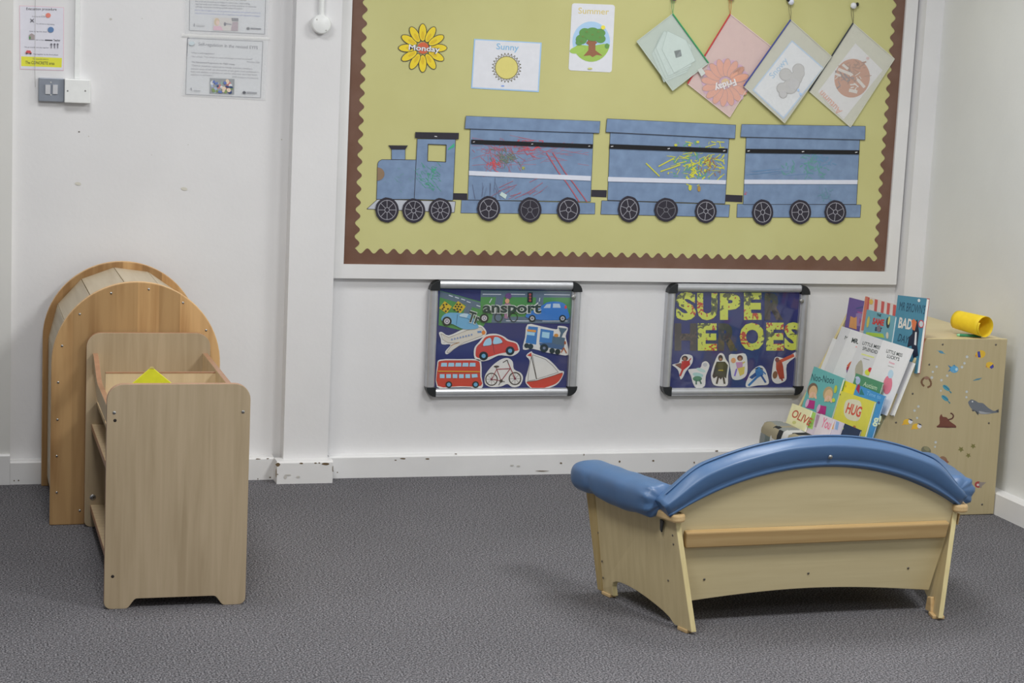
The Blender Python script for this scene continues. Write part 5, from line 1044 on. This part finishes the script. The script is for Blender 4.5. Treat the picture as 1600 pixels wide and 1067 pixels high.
book(T1, .004, (1301, 654), (1318, 661), 'small lilac book with orange and blue panels in the bottom row', P((196, 188, 204)), lambda A: (A.poly([(458, 820), (474, 826), (464, 880), (448, 874)], P((214, 160, 80))), A.poly([(482, 830), (500, 838), (490, 884), (474, 878)], P((130, 160, 200)))), .005, G4, conv=cb)
book(T1, -.002, (1316, 660), (1345, 672), 'dark blue book at the near end of the bottom row', NV, lambda A: A.ell(515, 872, 12, 10, P((170, 196, 70))), .005, G4, conv=cb)

# yellow paper roll and green pen on the display
yr = empty('paper_roll', (3.56, -.69, .6475), 'bright yellow rolled paper tube on top of the book display', 'paper roll')
YR = mat('yellow_rolled_card', (228, 190, 40), .6, 205, grain=.05)
zt = .6472; pa = Vector((3.552, -.632, zt+.046)); pb = Vector((3.584, -.766, zt+.041)); ax = (pb-pa); ln = ax.length; ax.normalize(); s1_ = ax.cross(Vector((0, 0, 1))).normalized(); u1_ = s1_.cross(ax); rows = []
for i in range(9):
    t = i/8; c = pa+ax*ln*t; r_ = .0350+.0035*t; row = []
    for j in range(53):
        q_ = j/52*(2*math.pi*1.22)-.9; rj = r_-.0032*(j/52)
        ee = ax*(.010*(j/52)*t)
        row.append(c+(s1_*math.cos(q_)+u1_*math.sin(q_))*rj+ee)
    rows.append(row)
m = MB(); m.grid(rows, YR); o = m.build('sheet', yr); sd_ = o.modifiers.new('thickness', 'SOLIDIFY'); sd_.thickness = .0008
low = min(v.z for r_ in rows for v in r_); yr.location.z += (zt+.0008+.0085-low)
gp = empty('green_pen', (3.56, -.735, zt), 'green pen lying under the yellow paper roll', 'pen')
g0 = Vector((3.525, -.700, zt+.0052)); g1 = Vector((3.60, -.722, zt+.0052)); d = (g1-g0).normalized(); m = MB(); m.tube([g0, g1], .0050, P((50, 130, 92)), 12); m.build('barrel', gp); m = MB(); m.tube([g0-d*.010, g0-d*.0002], [.0035, .0050], P((130, 196, 150)), 12); m.build('cap', gp)

# patchwork floor cushion between sofa and display
def patchmat():
    m = bpy.data.materials.new('patchwork_cloth'); m.use_nodes = True; nt = m.node_tree; b = nt.nodes['Principled BSDF']; N = nt.nodes.new; L = nt.links.new
    tc = N('ShaderNodeTexCoord'); v = N('ShaderNodeTexVoronoi'); v.distance = 'CHEBYCHEV'; v.inputs['Scale'].default_value = 22; v.inputs['Randomness'].default_value = .35; L(tc.outputs['Object'], v.inputs[0])
    s_ = N('ShaderNodeSeparateColor'); L(v.outputs['Color'], s_.inputs[0]); cr = N('ShaderNodeValToRGB'); cr.color_ramp.interpolation = 'CONSTANT'; e = cr.color_ramp.elements
    e[0].position = 0; e[0].color = (.018, .02, .022, 1); e[1].position = .16; e[1].color = (.26, .28, .27, 1)
    for p, c in ((.42, (.62, .62, .60, 1)), (.62, (.34, .30, .20, 1)), (.74, (.16, .20, .19, 1)), (.86, (.70, .70, .68, 1))): q_ = e.new(p); q_.color = c
    L(s_.outputs[0], cr.inputs[0]); L(cr.outputs[0], b.inputs['Base Color']); b.inputs['Roughness'].default_value = .9; return m
m = MB(); PM = patchmat(); rows = []; c0 = Vector((3.010, -.50)); hx, hy = .055, .250; H_ = .292
for z, k in ((.0, .86), (.012, .96), (.05, 1.03), (.12, 1.04), (.19, 1.02), (.232, .95), (.252, .82), (.259, .5)):
    rows.append([Vector((c0.x+(x)*k+.0*(z), c0.y+y*(1-(1-k)*.35), z)) for x, y in rounded(-hx, -hy, hx, hy, .045, 5)])
m.grid(rows, PM, True); m.add(rows[-1], [tuple(range(len(rows[-1])))], PM, True); m.add(rows[0], [tuple(range(len(rows[0])))[::-1]], PM)
tag(m.build('floor_cushion', fix=True), 'grey patchwork cushion on the floor between the sofa and the display', 'cushion')
